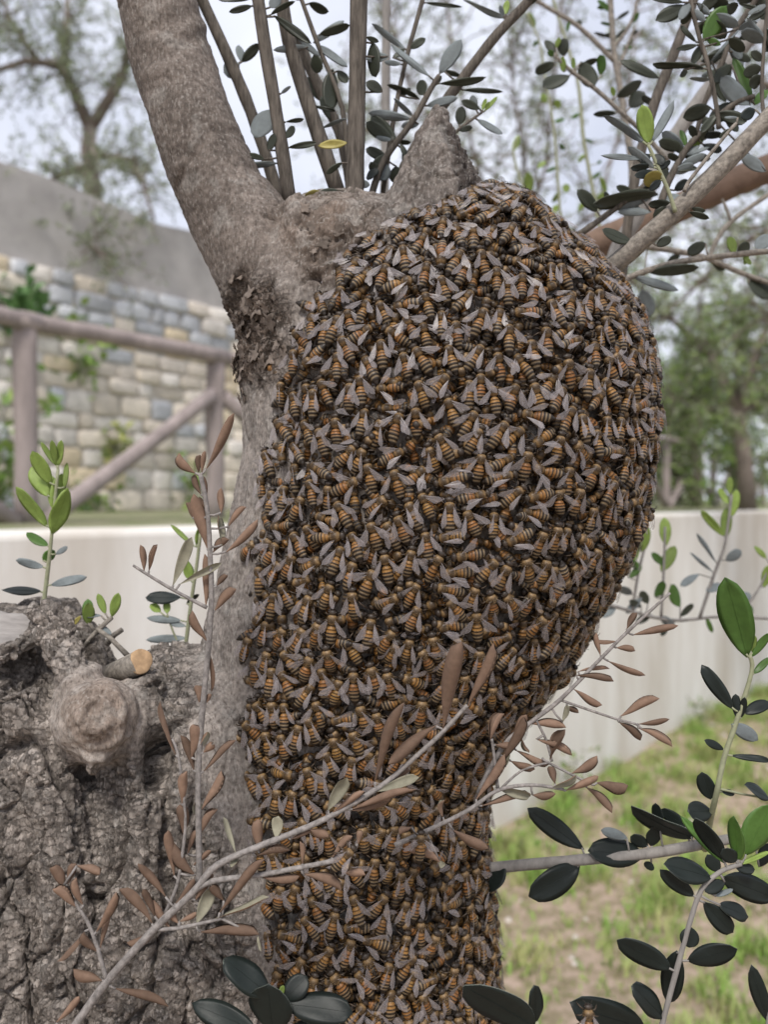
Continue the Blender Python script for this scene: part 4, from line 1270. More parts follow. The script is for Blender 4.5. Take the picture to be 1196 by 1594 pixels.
shoot('dried_branch', [st_(.335, 7.5, 3.0, (30, 1730), (70, 1660), (118, 1594), (170, 1523), (241, 1445), (301, 1388), (339, 1346), (417, 1312), (482, 1286), (534, 1260), (600, 1219), (645, 1180), (687, 1142), (721, 1105), (728, 1098)),
                       st_(.335, 5, 4, (296, 1392), (329, 1372), (404, 1362), (469, 1350), (521, 1340)), st_(.335, 3.5, 2.5, (241, 1447), (275, 1445), (310, 1438), (345, 1430)),
                       st_(.335, 2.2, 3.6, (98, 1380), (103, 1388), (133, 1430), (150, 1471), (165, 1525))],
      "b 101 1388 76 1353 17; b 120 1413 80 1386 18; b 104 1378 118 1345 15; b 118 1347 154 1362 14; b 130 1410 120 1366 12; b 148 1453 180 1389 14; b 155 1478 171 1420 10; b 133 1448 88 1496 12; b 153 1483 128 1453 14; b 160 1527 114 1508 18;"
      "b 176 1538 262 1568 14; b 85 1594 122 1551 11; b 238 1440 184 1385 16; b 259 1398 214 1345 13; b 241 1428 222 1385 12; b 266 1446 236 1400 14; b 278 1438 262 1418 12; b 240 1455 196 1467 16; b 271 1408 302 1368 11; b 303 1403 330 1358 18;"
      "b 278 1435 305 1420 9; p 305 1440 330 1381 23; b 339 1424 412 1338 15; p 331 1432 419 1398 21; b 349 1403 330 1380 16; b 308 1451 403 1457 16; p 401 1455 407 1481 8; p 367 1329 347 1272 12; b 405 1331 404 1276 18; p 430 1307 434 1270 20;"
      "b 396 1333 452 1324 12; p 357 1350 372 1340 17; b 471 1346 466 1310 10; b 406 1366 466 1362 13; b 471 1361 531 1388 15; b 534 1357 569 1362 14; p 510 1263 541 1210 21; b 451 1307 487 1294 8; b 482 1290 512 1302 16; b 516 1266 567 1232 11;"
      "b 544 1262 610 1240 12; b 516 1336 549 1302 13; b 557 1315 562 1294 11; b 582 1222 631 1094 18; b 690 1136 721 1001 28; b 727 1102 767 1001 18; b 682 1128 605 1190 20; p 582 1233 653 1210 17; b 545 1261 648 1230 13; b 600 1225 640 1200 12", 'twig',
      'long dried branch with curled brown leaves crossing the swarm')
shoot('dried_shoot', [st_(.365, 4.5, 2.5, (615, 1316), (628, 1310), (665, 1293), (730, 1261), (776, 1230), (830, 1222), (878, 1229)), st_(.37, 2, 2, (845, 1180), (854, 1187), (911, 1216), (925, 1222)), st_(.367, 2.2, 2.5, (766, 1150), (770, 1179), (776, 1230)), st_(.37, 2, 2, (776, 1232), (812, 1200), (854, 1187))],
      "b 642 1287 622 1300 12; b 625 1320 685 1343 15; p 684 1338 690 1350 11; b 704 1291 762 1320 16; p 690 1273 693 1245 20; b 740 1247 785 1173 15; b 748 1255 828 1238 13; p 774 1227 827 1238 18; b 828 1237 866 1235 13; p 858 1227 898 1206 15; b 880 1231 932 1208 13;"
      "b 890 1204 930 1176 15; b 928 1218 979 1221 19; b 912 1225 953 1266 13; b 865 1221 854 1193 13; b 764 1153 787 1112 15; b 771 1159 801 1167 13; p 788 1193 794 1170 11; b 780 1190 815 1115 16", 'twig', DL + 'poking out of the lower swarm above the grass')
shoot('dried_shoot', [st_(.37, 4.5, 2.2, (745, 1235), (785, 1160), (834, 1119), (874, 1088), (936, 1025), (976, 985), (1044, 923)), st_(.37, 2.2, 1.6, (874, 1090), (959, 1119), (990, 1127), (1000, 1135)), st_(.37, 2, 2, (834, 1119), (850, 1150), (860, 1185))],
      "b 984 989 1057 974 13; b 976 980 993 954 11; b 962 998 925 994 9; b 959 1008 990 1014 11; b 936 1022 930 985 9; b 945 1028 1006 1051 10; b 899 1046 950 1042 9; b 896 1051 956 1062 10; b 893 1072 939 1097 12; b 965 1116 1028 1088 15; b 993 1127 1043 1119 9;"
      "b 963 1123 997 1154 12; b 993 1133 1047 1163 13; b 882 1099 902 1110 10; b 825 1127 882 1133 14; p 876 1125 888 1099 14; b 834 1150 891 1177 12; b 857 1184 882 1136 17; b 802 1167 857 1188 12; b 794 1184 834 1197 13; b 797 1160 820 1113 17; p 811 1147 825 1170 15", 'twig',
      DL + 'slanting up beneath the bulge of the swarm')

# --- green shoots low on the right
shoot('branch', [st_(.40, 9, 7.5, (735, 1355, .425), (788, 1349, .415), (910, 1338, .40), (1015, 1328), (1132, 1307), (1200, 1297), (1290, 1280))],
      "k 910 1322 822 1258 31 .1; k 1004 1330 916 1325 44 -.1; k 903 1348 824 1396 44 -.2; k 785 1342 762 1388 27 -.2; s 978 1305 936 1292 17; k 1010 1317 982 1302 20; k 1015 1318 1022 1285 23; k 1080 1304 983 1256 30 -.1; k 1070 1287 1028 1260 20; k 1028 1290 1021 1250 17;"
      "k 1015 1342 1008 1353 17; k 1182 1350 1200 1312 20", 'pale_bark', 'level grey branch with broad dark leaves over the grass')
shoot('leafy_shoot', [st_(.345, 5.2, 3.5, (1010, 1700), (1025, 1625), (1036, 1577), (1059, 1492), (1075, 1435), (1093, 1385), (1122, 1357), (1155, 1345))],
      "k 1046 1509 961 1464 37; k 1070 1496 1149 1477 33; k 1055 1480 1040 1562 36 .3; k 1035 1585 985 1534 34; k 1006 1600 888 1562 48; k 1075 1442 1073 1475 29; k 1096 1403 1142 1452 30; k 1120 1408 1166 1427 23; k 1082 1395 1028 1354 25; k 1109 1366 1034 1345 37;"
      "g 1132 1346 1060 1270 17; k 1128 1338 1083 1274 29; k 1148 1341 1125 1322 24; g 1150 1341 1143 1270 26; g 1160 1333 1203 1252 40; l 1154 1345 1200 1326 9; l 1155 1340 1156 1318 9; k 1124 1365 1206 1397 40; k 1130 1372 1098 1388 20; k 1120 1358 1102 1330 22;"
      "k 1146 1350 1176 1354 17; s 1114 1395 1142 1384 9; k 1030 1600 1000 1640 30", 'pale_bark', 'leafy shoot with dark oval leaves and two bright green tips')
shoot('leafy_shoot', [st_(.33, 5, 4, (1190, 1720), (1197, 1600), (1205, 1500))], "k 1196 1590 1170 1502 25", 'pale_bark')
shoot('leafy_shoot', [st_(.375, 5.2, 3.2, (1098, 1322, .398), (1106, 1279, .385), (1117, 1232), (1128, 1180), (1148, 1121), (1171, 1046), (1168, 1020))],
      "k 1110 1263 1071 1263 31; k 1109 1245 1093 1202 27; k 1124 1232 1145 1235 10; k 1200 1244 1160 1222 18; k 1128 1167 1097 1152 13; s 1139 1127 1181 1152 23; k 1159 1111 1200 1093 21; k 1142 1104 1093 1035 23; k 1148 1118 1146 1080 13; k 1155 1118 1160 1085 11;"
      "k 1139 1176 1200 1185 10; g 1164 1023 1130 899 50; g 1171 1023 1200 985 13; g 1174 1049 1200 1023 12; l 1168 1017 1168 993 7; l 1172 1017 1177 990 7", 'green_twig', 'upright shoot topped by one large bright green leaf')
shoot('leafy_shoot', [st_(.62, 3, 2, (880, 925), (940, 939), (1041, 965), (1119, 960), (1200, 963), (1280, 970)), st_(.62, 3, 2, (1090, 962), (1113, 893), (1130, 844), (1140, 770)), st_(.62, 2.5, 2, (1030, 960), (1034, 890), (1036, 820)), st_(.62, 2.5, 2, (985, 950), (995, 890), (1005, 850)),
                      st_(.62, 2.5, 1.5, (1150, 962), (1180, 920), (1200, 880))],
      "l 1131 838 1132 790 17; l 1128 835 1092 795 13; l 1140 805 1148 762 15; l 1135 785 1120 760 9; l 1137 770 1137 742 10; l 1038 850 1035 805 17; l 1000 860 1010 820 15; l 1030 890 1052 850 20; l 985 880 995 840 12; g 1000 885 972 868 12; s 1130 873 1155 857 15;"
      "s 1115 875 1085 830 6; s 1110 890 1075 860 6; s 1090 893 1060 912 10; d 1010 940 998 920 14; d 1000 945 980 935 11; g 1060 945 1045 910 18; l 1195 870 1175 850 9; l 1190 915 1198 880 15; g 1160 965 1168 940 16; s 1150 935 1170 925 16; s 1100 920 1125 910 14;"
      "s 1050 975 1030 960 14; d 1040 975 1030 990 9; g 1100 960 1110 985 8; g 1035 880 1015 860 12; g 1020 930 1035 905 14; s 985 925 960 915 14; s 1000 930 975 955 12; d 1060 960 1080 940 10; s 1140 940 1120 925 9; s 960 945 935 960 14; d 1015 955 990 970 12; g 980 900 1000 880 11", 'pale_bark',
      'blurred level twig with mixed pale and lime leaves before the concrete wall')
shoot('leafy_shoot', [st_(.325, 5, 3.5, (440, 1720), (438, 1620), (436, 1556))],
      "k 422 1551 348 1492 44 .1; k 443 1557 478 1520 36 .3; k 444 1563 549 1577 46 -.1; k 425 1606 417 1532 64 -.2; k 400 1605 298 1562 40; l 435 1554 441 1534 9; l 427 1554 423 1541 8; k 450 1600 520 1620 40", 'green_twig', 'glossy dark leaves at the foot of the swarm')
shoot('leafy_shoot', [st_(.33, 5, 3.5, (845, 1720), (840, 1650), (836, 1590))],
      "k 835 1600 722 1536 54; k 835 1594 833 1534 25; k 845 1610 900 1640 36", 'green_twig', 'broad dark leaf pair below the right edge of the swarm')

# ================================================================== THE BEES
M['bee'] = mat('bee_body', tint=True, rough=0.5, spec=0.4, var=0.45, vscale=1300)


def wing_material():
    m = bpy.data.materials.new('bee_wing')
    m.use_nodes = True
    t = m.node_tree; N, L = t.nodes, t.links
    p = N['Principled BSDF']
    a = N.new('ShaderNodeAttribute'); a.attribute_name = 'Tint'
    vo = N.new('ShaderNodeTexVoronoi'); vo.feature = 'DISTANCE_TO_EDGE'; vo.inputs['Scale'].default_value = 2.6
    mp = N.new('ShaderNodeMapping'); mp.inputs['Scale'].default_value = (.75, 2.6, 1)
    L.new(a.outputs['Color'], mp.inputs['Vector']); L.new(mp.outputs['Vector'], vo.inputs['Vector'])
    r = N.new('ShaderNodeValToRGB')
    r.color_ramp.elements[0].position = .01; r.color_ramp.elements[0].color = (.16, .125, .10, 1)
    r.color_ramp.elements[1].position = .05; r.color_ramp.elements[1].color = (.34, .305, .31, 1)
    L.new(vo.outputs['Distance'], r.inputs['Fac']); L.new(r.outputs['Color'], p.inputs['Base Color'])
    r2 = N.new('ShaderNodeMapRange'); r2.inputs['From Min'].default_value = .01; r2.inputs['From Max'].default_value = .05
    r2.inputs['To Min'].default_value = .75; r2.inputs['To Max'].default_value = .38
    L.new(vo.outputs['Distance'], r2.inputs['Value']); L.new(r2.outputs['Result'], p.inputs['Alpha'])
    p.inputs['Roughness'].default_value = .38
    p.inputs['Specular IOR Level'].default_value = .7
    b = N.new('ShaderNodeBump'); b.inputs['Strength'].default_value = .35; b.inputs['Distance'].default_value = .0002
    L.new(vo.outputs['Distance'], b.inputs['Height']); L.new(b.outputs['Normal'], p.inputs['Normal'])
    return m


M['wing'] = wing_material()
ORANGE = np.array((.235, .108, .033)); DARK = np.array((.020, .014, .010)); TAN = np.array((.225, .165, .098)); HAIR = np.array((.20, .125, .055)); THX = np.array((.065, .040, .019))


def bee_body(seed, lod):
    """one honey bee, millimetres: +Y head, +Z back. returns verts, faces, colours"""
    rr = random.Random(seed)
    seg = {0: 14, 1: 10, 2: 6}[lod]
    V, Fc, C = [], [], []
    bend = rr.uniform(-.3, 1.8); side = rr.uniform(-.7, .7); longer = rr.uniform(.92, 1.1); fat = rr.uniform(.88, 1.0)
    orange_n = rr.choice((1, 2, 2, 2, 3)); hue = rr.uniform(.92, 1.18)
    org = ORANGE * np.array((1, hue, hue * .9)) * rr.uniform(.75, 1.15)
    prof = []                       # y, rx, rz, zc, colour
    prof += [(6.55, .25, .3, -.35, DARK), (6.35, 1.0, .9, -.3, DARK * 1.5), (5.9, 1.55, 1.25, -.2, DARK * 1.6), (5.3, 1.72, 1.35, -.1, DARK * 2.2), (4.8, 1.35, 1.1, 0, THX * .7), (4.5, .85, .8, 0, THX * .7)]
    prof += [(4.35, 1.2, 1.1, .05, HAIR), (4.0, 1.65, 1.55, .1, HAIR), (3.3, 1.98, 1.9, .15, THX * 1.25), (2.5, 2.08, 2.0, .15, THX * .75), (1.7, 2.0, 1.9, .1, THX), (1.0, 1.6, 1.55, .05, HAIR), (.6, 1.1, 1.1, 0, HAIR * .8), (.4, .7, .7, 0, DARK * 2)]
    nseg_ = 6
    a0_, a1_ = .25, -8.0 * longer
    for s in range(nseg_):
        steps = (0, .3, .62, .70, 1.0) if lod < 2 else (0, .5, .6, 1.0)
        for f in steps:
            t = (s + f * .985) / nseg_
            rad_ = np.interp(t, (0, .06, .18, .38, .6, .8, .92, 1), (.9, 1.55, 2.05, 2.3, 2.1, 1.5, .85, .18)) * fat
            rad_ *= (.965 + .06 * f) if s else 1
            if s < orange_n:
                col = org * (1.0 - .12 * f) if f < .65 else (DARK * 1.6 if s or f > .9 else org * .8)
                if s == 0 and f < .2: col = HAIR * .8
            elif s < 5:
                col = (TAN * (1.0 if f > .05 else .9) if f < .45 else DARK) if s == orange_n or rr.random() < 2 else DARK
                if f < .45: col = TAN * .55 + org * .45 if s == orange_n else TAN * .85
            else:
                col = DARK * 1.1
            prof.append((a0_ + (a1_ - a0_) * t, rad_, rad_ * .88, -.05 - bend * t * t, col))
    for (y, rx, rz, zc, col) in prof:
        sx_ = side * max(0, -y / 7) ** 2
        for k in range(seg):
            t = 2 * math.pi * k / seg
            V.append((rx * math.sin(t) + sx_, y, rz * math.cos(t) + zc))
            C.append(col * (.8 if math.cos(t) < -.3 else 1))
    n_ = len(prof)
    for i in range(n_ - 1):
        for k in range(seg):
            k2 = (k + 1) % seg
            Fc.append((i * seg + k, i * seg + k2, (i + 1) * seg + k2, (i + 1) * seg + k))
    Fc.append(tuple(range(seg))[::-1]); Fc.append(tuple((n_ - 1) * seg + k for k in range(seg)))

    def add(vs_, fs_, col):
        b0 = len(V)
        V.extend(vs_); C.extend([col] * len(vs_)); Fc.extend([tuple(i + b0 for i in f) for f in fs_])

    def tube(pts, rad_, col, sg=4):
        m_ = MB(); m_.tube(pts, rad_, sg); add(m_.v, m_.f, col)
    # compound eyes
    for sx_ in (-1, 1):
        vs_, fs_ = [], []
        for i in range(4):
            ph = math.pi * (i + .5) / 4
            for k in range(6):
                t = 2 * math.pi * k / 6
                vs_.append((sx_ * 1.35 + .55 * math.sin(ph) * math.cos(t), 5.55 + .62 * math.sin(ph) * math.sin(t), -.1 + 1.0 * math.cos(ph)))
        for i in range(3):
            for k in range(6):
                fs_.append((i * 6 + k, (i + 1) * 6 + k, (i + 1) * 6 + (k + 1) % 6, i * 6 + (k + 1) % 6))
        fs_ += [tuple(range(6)), tuple(18 + k for k in range(6))[::-1]]
        if lod < 2: add(vs_, fs_, DARK * .7)
        if lod < 2:
            tube([(sx_ * .4, 6.4, .2), (sx_ * 1.0, 7.1, .9), (sx_ * (1.9 + rr.uniform(-.4, .4)), 8.2, .5)], [.14, .12, .09], DARK * 1.3)
    # legs
    if lod < 2:
        for sx_ in (-1, 1):
            for (y, ky, fy, ext) in ((3.6, 4.6, 5.6, 1.0), (2.4, 2.2, 1.2, 1.15), (1.2, -.6, -3.2, 1.25)):
                j = rr.uniform(-.6, .6)
                tube([(sx_ * 1.1, y, -1.3), (sx_ * 2.6 * ext, ky + j, -.4), (sx_ * 3.5 * ext, (ky + fy) / 2 + j, -1.7), (sx_ * 4.0 * ext, fy + j, -3.0)], [.33, .30, .30, .11], DARK * 2.0 + HAIR * .08)
    # fur on the thorax and down the abdomen bands
    nh = {0: 190, 1: 70, 2: 0}[lod]
    for i in range(nh):
        ph = rr.uniform(-1.9, 1.9)
        y = rr.gauss(2.7, 1.0) if rr.random() < .78 else rr.uniform(-5.0, .5)
        ab = y < .6
        if y > 4.6: continue
        rx = np.interp(y, (-7, -4, -2, 0, .6, 1, 2.5, 4, 4.6), (.3, 1.7, 2.1, 1.6, 1.0, 1.6, 2.05, 1.6, 1.0))
        p = np.array((rx * math.sin(ph), y, rx * .92 * math.cos(ph) + .1 - (bend * (y / 7.) ** 2 if y < 0 else 0)))
        d = np.array((math.sin(ph), rr.uniform(-.7, .2), math.cos(ph))); d /= np.linalg.norm(d)
        l_ = rr.uniform(.45, .95) * (.55 if ab else 1); sd_ = np.array((math.cos(ph), 0, -math.sin(ph))) * .075 * (1 if lod == 0 else 1.5)
        hc = (HAIR if rr.random() < .7 else TAN) * rr.uniform(.7, 1.25)
        b0 = len(V)
        V.extend([tuple(p - sd_), tuple(p + sd_), tuple(p + d * l_)]); C.extend([hc] * 3); Fc.append((b0, b0 + 1, b0 + 2))
    return np.array(V, float), Fc, np.clip(np.array(C, float), .004, .9)


def wing_shape(kind, lod):
    """flat wing along +X with its leading edge at +Y, millimetres; colours carry wing coordinates for the veins"""
    L, Wd = (8.0, 2.45) if kind == 'fore' else (5.6, 1.8)
    nu = 8 if lod < 2 else 4
    V, Fc, C = [], [], []
    for i in range(nu):
        t = i / (nu - 1)
        lead = Wd * .30 * math.sin(min(1, t * 1.25) * math.pi / 2) * (1 if t < .82 else math.cos((t - .82) / .18 * math.pi / 2 * .97))
        trail = -Wd * .70 * (t ** .8) * (1 if t < .7 else math.cos((t - .7) / .3 * math.pi / 2 * .97)) - .12
        for c in (0, .5, 1):
            y = lead + (trail - lead) * c
            V.append((t * L, y, .22 * math.sin(c * math.pi) * (1 - t) - .5 * t * t + .05 * math.sin(i * 2.2 + c * 3)))
            C.append((t * L / 9, (y + 2.2) / 9, 0.3 if kind == 'fore' else .7))
    for i in range(nu - 1):
        for c in range(2):
            Fc.append((i * 3 + c, i * 3 + c + 1, (i + 1) * 3 + c + 1, (i + 1) * 3 + c))
    return np.array(V, float), Fc, np.array(C, float)


def arr_mesh(name, V, Fc, C, mats):
    m = bpy.data.meshes.new(name)
    m.from_pydata([tuple(v) for v in V], [], Fc)
    for mt in mats: m.materials.append(mt)
    a = m.color_attributes.new('Tint', 'FLOAT_COLOR', 'POINT')
    c4 = np.ones((len(V), 4), np.float32); c4[:, :3] = C
    a.data.foreach_set('color', c4.reshape(-1))
    m.polygons.foreach_set('use_smooth', [True] * len(Fc))
    m.update()
    return m


NVAR = 16
BAND = []
for i in range(NVAR):
    rr_ = random.Random(100 + i); [rr_.uniform(0, 1) for _ in range(4)]; BAND.append({1: 'dark-banded', 2: 'amber-banded', 3: 'orange-bodied'}[rr_.choice((1, 2, 2, 2, 3))])
BODY = {lod: [bee_body(100 + i, lod) for i in range(NVAR)] for lod in (0, 1, 2)}
WINGS = {lod: {k: wing_shape(k, lod) for k in ('fore', 'hind')} for lod in (0, 2)}
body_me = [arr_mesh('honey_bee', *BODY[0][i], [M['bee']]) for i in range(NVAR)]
wing_me = {}
for k in ('fore', 'hind'):
    V, Fc, C = WINGS[0][k]
    wing_me[k, 1] = arr_mesh('wing', V, Fc, C, [M['wing']])
    V2 = V.copy(); V2[:, 1] *= -1
    wing_me[k, -1] = arr_mesh('wing', V2, [f[::-1] for f in Fc], C, [M['wing']])


def wing_mats(alpha, lift, rr):
    """hinge matrices (mm) for the four wings; alpha = opening angle from straight back"""
    res = []
    for sd_ in (1, -1):
        for k, hy, hz, da in (('fore', 2.9, 1.75, 0.0), ('hind', 2.0, 1.6, -.10)):
            al = alpha + da + rr.uniform(-.10, .10)
            s = Vector((sd_ * math.sin(al), -math.cos(al), lift)).normalized()
            z = Vector((sd_ * -.25 * rr.uniform(.2, 1.4), 0, 1)); z = (z - s * z.dot(s)).normalized()
            y = z.cross(s)
            hp_ = (sd_ * 1.45, hy, hz + (.12 if k == 'fore' else 0))
            res.append((k, sd_, Matrix(((s.x, y.x, z.x, hp_[0]), (s.y, y.y, z.y, hp_[1]), (s.z, y.z, z.z, hp_[2]), (0, 0, 0, 1)))))
    return res


LB = np.array([(295, 712), (312, 705), (330, 655), (370, 580), (420, 522), (460, 508), (500, 490), (550, 470), (600, 452), (650, 440), (700, 436), (750, 432), (800, 428), (850, 412), (900, 412), (950, 415), (1000, 405), (1050, 405), (1100, 398),
               (1150, 382), (1200, 372), (1250, 365), (1300, 345), (1350, 322), (1400, 306), (1450, 290), (1500, 280), (1560, 275), (1700, 280)], float)


def swarm_bees(n_try, inset, lod, min_d, seed, th_max, phi_sd, tilt):
    """dart-throws bees over the skin; keeps those whose bodies do not sit on top of each other"""
    g = np.random.default_rng(seed)
    rr = random.Random(seed)
    pys = g.uniform(301, 1640, n_try); ths = g.uniform(-1.45, th_max, n_try)
    P0 = swarm_P(pys, ths, inset); Pt = swarm_P(pys, ths + .02, inset); Pv = swarm_P(pys - 4, ths, inset)
    tu = Pt - P0; tu /= np.linalg.norm(tu, axis=1)[:, None]
    tv = Pv - P0; tv /= np.linalg.norm(tv, axis=1)[:, None]
    nr = np.cross(tu, tv); nr /= np.linalg.norm(nr, axis=1)[:, None]
    qx, qy = proj_np(P0)
    lim = np.interp(qy, LB[:, 0], LB[:, 1]) + 7 * np.sin(qy * .13) + 6 * np.sin(qy * .041) + g.normal(0, 10, n_try)
    # keep an area-even density
    a_ = np.linalg.norm((Pt - P0) / .02, axis=1) * np.linalg.norm((Pv - P0) / 4, axis=1)
    ok = (qx > lim + (0 if lod < 2 else 12)) & (g.uniform(size=n_try) < np.clip(a_ / np.percentile(a_, 90), 0, 1)) & (qy < 1760)
    ok &= (nr[:, 1] < .45)
    if lod < 2: ok &= np.hypot(qx - 882, (qy - 806) * .9) > 21      # a dark hollow between the bees
    out_, grid = [], {}
    NB = [(a, b_, c) for a in (-1, 0, 1) for b_ in (-1, 0, 1) for c in (-1, 0, 1)]
    for i in np.nonzero(ok)[0]:
        u = rr.random()
        if u < .80: phi = rr.gauss(0, phi_sd)
        elif u < .93: phi = rr.choice((-1, 1)) * rr.gauss(1.45, .35)
        else: phi = rr.uniform(-math.pi, math.pi)
        N_ = nr[i]; upv = np.array((0, 0, 1.0)); upv = upv - N_ * upv.dot(N_)
        upv = upv / np.linalg.norm(upv) if np.linalg.norm(upv) > .2 else tv[i]
        rt = np.cross(upv, N_)
        hd = upv * math.cos(phi) + rt * math.sin(phi)
        c3 = P0[i] + np.outer((.0048, .0019, -.0014, -.0046), hd)
        cells = [tuple(int(v // min_d) for v in c_) for c_ in c3]
        hit = False
        for c_, ce in zip(c3, cells):
            for o_ in NB:
                for (x_, y_, z_) in grid.get((ce[0] + o_[0], ce[1] + o_[1], ce[2] + o_[2]), ()):
                    if (x_ - c_[0]) ** 2 + (y_ - c_[1]) ** 2 + (z_ - c_[2]) ** 2 < min_d ** 2:
                        hit = True; break
                if hit: break
            if hit: break
        if hit: continue
        for c_, ce in zip(c3, cells): grid.setdefault(ce, []).append(tuple(c_))
        # tilt a little out of the skin
        Nm = N_ + rt * rr.gauss(0, tilt) + hd * rr.gauss(0, tilt * .7)
        Nm /= np.linalg.norm(Nm); hd = hd - Nm * hd.dot(Nm); hd /= np.linalg.norm(hd); xx = np.cross(hd, Nm)
        s_ = .00112 * rr.uniform(.93, 1.06)
        p = P0[i] + N_ * rr.gauss(0, .0007)
        mw = Matrix(((xx[0] * s_, hd[0] * s_, Nm[0] * s_, p[0]), (xx[1] * s_, hd[1] * s_, Nm[1] * s_, p[1]), (xx[2] * s_, hd[2] * s_, Nm[2] * s_, p[2]), (0, 0, 0, 1)))
        out_.append(dict(m=mw, n=N_, p=p, phi=phi, px=qx[i], py=qy[i], var=rr.randrange(NVAR),
                         al=abs(rr.gauss(.62, .22)) if rr.random() < .72 else rr.uniform(.12, .35), lift=rr.uniform(.0, .22)))
    return out_


top = swarm_bees(60000, .0025, 0, .0045, 3, 1.75, .42, .16)
mid_l = swarm_bees(45000, .0056, 1, .0041, 5, 1.7, .9, .3)
low_l = swarm_bees(45000, .0086, 2, .0038, 8, 1.6, 1.2, .3)
print('BEES', len(top), len(mid_l), len(low_l))

# the 300 that show largest stand as bees of their own
camp = np.array((0, 0, EYE))
for d in top:
    v = camp - d['p']; dist = np.linalg.norm(v)
    face = max(.05, float(np.dot(v / dist, d['n'])))
    inside = 1 if (0 < d['px'] < 1196 and 0 < d['py'] < 1588) else .01
    d['score'] = face / dist ** 2 * inside
top.sort(key=lambda d: -d['score'])
solo, rest = top[:296], top[296:]


def bee_label(d):
    wing_ = 'wings folded' if d['al'] < .36 else ('wings half open' if d['al'] < .72 else 'wings spread wide')
    ph = abs((d['phi'] + math.pi) % (2 * math.pi) - math.pi)
    head = 'head up' if ph < .7 else ('lying sideways' if ph < 2.2 else 'head down')
    px, py = d['px'], d['py']
    if py < 430 and px < 800: z = 'under the pointed stump'
    elif px > 830 and py < 530: z = 'beside the slanting grey branch'
    elif px < np.interp(py, LB[:, 0], LB[:, 1]) + 55: z = 'at the edge against bare bark' if py < 1050 else 'at the edge by the old stump'
    elif px > 890: z = 'on the rim before the concrete wall'
    elif py < 600: z = 'on the shoulder of the swarm'
    elif py < 760: z = 'on the upper bulge of the swarm'
    elif py < 900: z = 'on the middle bulge of the swarm'
    elif py < 1050: z = 'on the lower bulge of the swarm'
    elif py < 1230: z = 'above the long dried branch'
    elif py < 1400: z = 'beneath the long dried branch'
    else: z = 'above the glossy leaves at the foot'
    return f"{BAND[d['var']]} honey bee, {wing_}, {head}, {z}"


def place_bee(mw, var, al, lift, label, group):
    o = bpy.data.objects.new('honey_bee', None); COL.objects.link(o)
    o.empty_display_size = 2
    o.matrix_world = mw
    tag(o, label, 'bee', group)
    c_ = bpy.data.objects.new('body', body_me[var]); COL.objects.link(c_); c_.parent = o; c_.matrix_parent_inverse = Matrix.Identity(4)
    for (k, sd_, wm) in wing_mats(al, lift, random):
        c_ = bpy.data.objects.new(k + 'wing', wing_me[k, sd_]); COL.objects.link(c_)
        c_.parent = o; c_.matrix_parent_inverse = Matrix.Identity(4); c_.matrix_basis = wm
    return o


GROUP = 'honey bees on the swarm'
for d in solo:
    place_bee(d['m'], d['var'], d['al'], d['lift'], bee_label(d), GROUP)


def frame_bee(px, py, Y, ang, face=(0, -1, .15), var=0, al=.6, label='', s=.001):
    """a bee placed by hand: ang = heading in the picture, 0 up, clockwise"""
    p = at(px, py, Y); N_ = Vector(face).normalized()
    h_ = Vector((math.sin(ang), 0, math.cos(ang))); h_ = (h_ - N_ * h_.dot(N_)).normalized(); x_ = h_.cross(N_)
    mw = Matrix(((x_.x * s, h_.x * s, N_.x * s, p.x), (x_.y * s, h_.y * s, N_.y * s, p.y), (x_.z * s, h_.z * s, N_.z * s, p.z), (0, 0, 0, 1)))
    place_bee(mw, var, al, .1, label, GROUP)


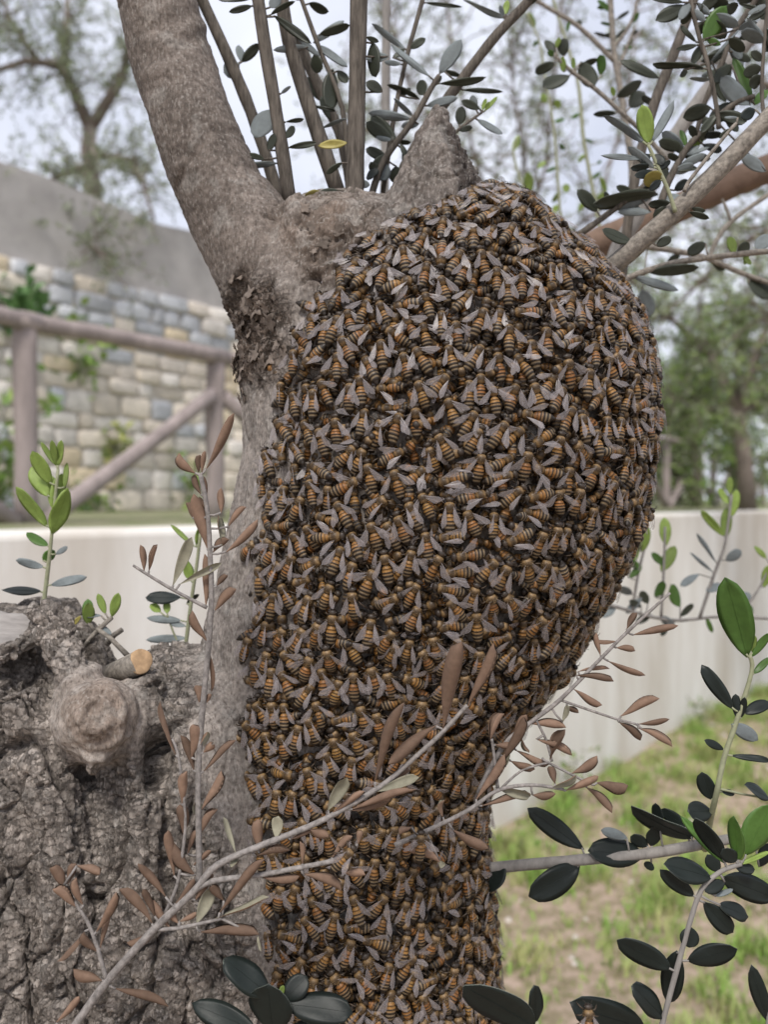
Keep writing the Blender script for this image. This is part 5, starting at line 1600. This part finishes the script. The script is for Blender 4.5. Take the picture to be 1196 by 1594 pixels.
frame_bee(536, 1336, .3325, .75, var=3, al=.25, label='honey bee clinging to the broken tip of the dried branch')
frame_bee(655, 1316, .3605, .05, var=5, al=.9, label='honey bee sitting on the dried twig in the lower swarm')
frame_bee(917, 1590, .326, .0, var=2, al=.5, label='honey bee on the broad dark leaf above the grass')
frame_bee(758, 322, .405, -.9, (.1, -.8, .6), var=7, al=.4, label='honey bee with striped tail at the foot of the pointed stump')

# everything else of the swarm: real bees, joined, nobody could count them
VV, TT, QQ, CC, TM, QM = [], [], [], [], [], []
nbv = 0


_split = {}


def split_faces(key, Fc):
    if key not in _split:
        t = [f for f in Fc if len(f) == 3]; q_ = [f for f in Fc if len(f) == 4]
        for f in Fc:
            if len(f) > 4: t += [(f[0], f[k], f[k + 1]) for k in range(1, len(f) - 1)]
        _split[key] = (np.array(t, int).reshape(-1, 3), np.array(q_, int).reshape(-1, 4))
    return _split[key]


def bake(mw, V, Fc, C, mi, key):
    global nbv
    A = np.array(mw)
    VV.append(V @ A[:3, :3].T + A[:3, 3]); CC.append(C)
    t, q_ = split_faces(key, Fc)
    if len(t): TT.append(t + nbv); TM.append(np.full(len(t), mi))
    if len(q_): QQ.append(q_ + nbv); QM.append(np.full(len(q_), mi))
    nbv += len(V)


def bake_bee(d, lod, wings=True):
    bake(d['m'], *BODY[lod][d['var']], 0, ('b', lod, d['var']))
    if not wings: return
    for (k, sd_, wm) in wing_mats(d['al'], d['lift'], random):
        V, Fc, C = WINGS[0][k]
        if sd_ < 0:
            V = V.copy(); V[:, 1] *= -1; Fc = [f[::-1] for f in Fc]
        bake(d['m'] @ wm, V, Fc, C, 1, ('w', k, sd_))


for d in rest: bake_bee(d, 1)
for i, d in enumerate(mid_l):
    d['al'] = .25; bake_bee(d, 2, i % 3 == 0)
for d in low_l: bake_bee(d, 2, False)
V = np.concatenate(VV); T = np.concatenate(TT); Q = np.concatenate(QQ)
print('SWARM tris', len(T) + 2 * len(Q))
tag(link('bee_swarm', np_mesh('bee_swarm', V, tris=T, quads=Q, mats=[M['bee'], M['wing']], col=np.concatenate(CC), tm=np.concatenate(TM), qm=np.concatenate(QM))),
    'dense mass of honey bees clustered over the olive trunk', 'bee swarm', kind='stuff')
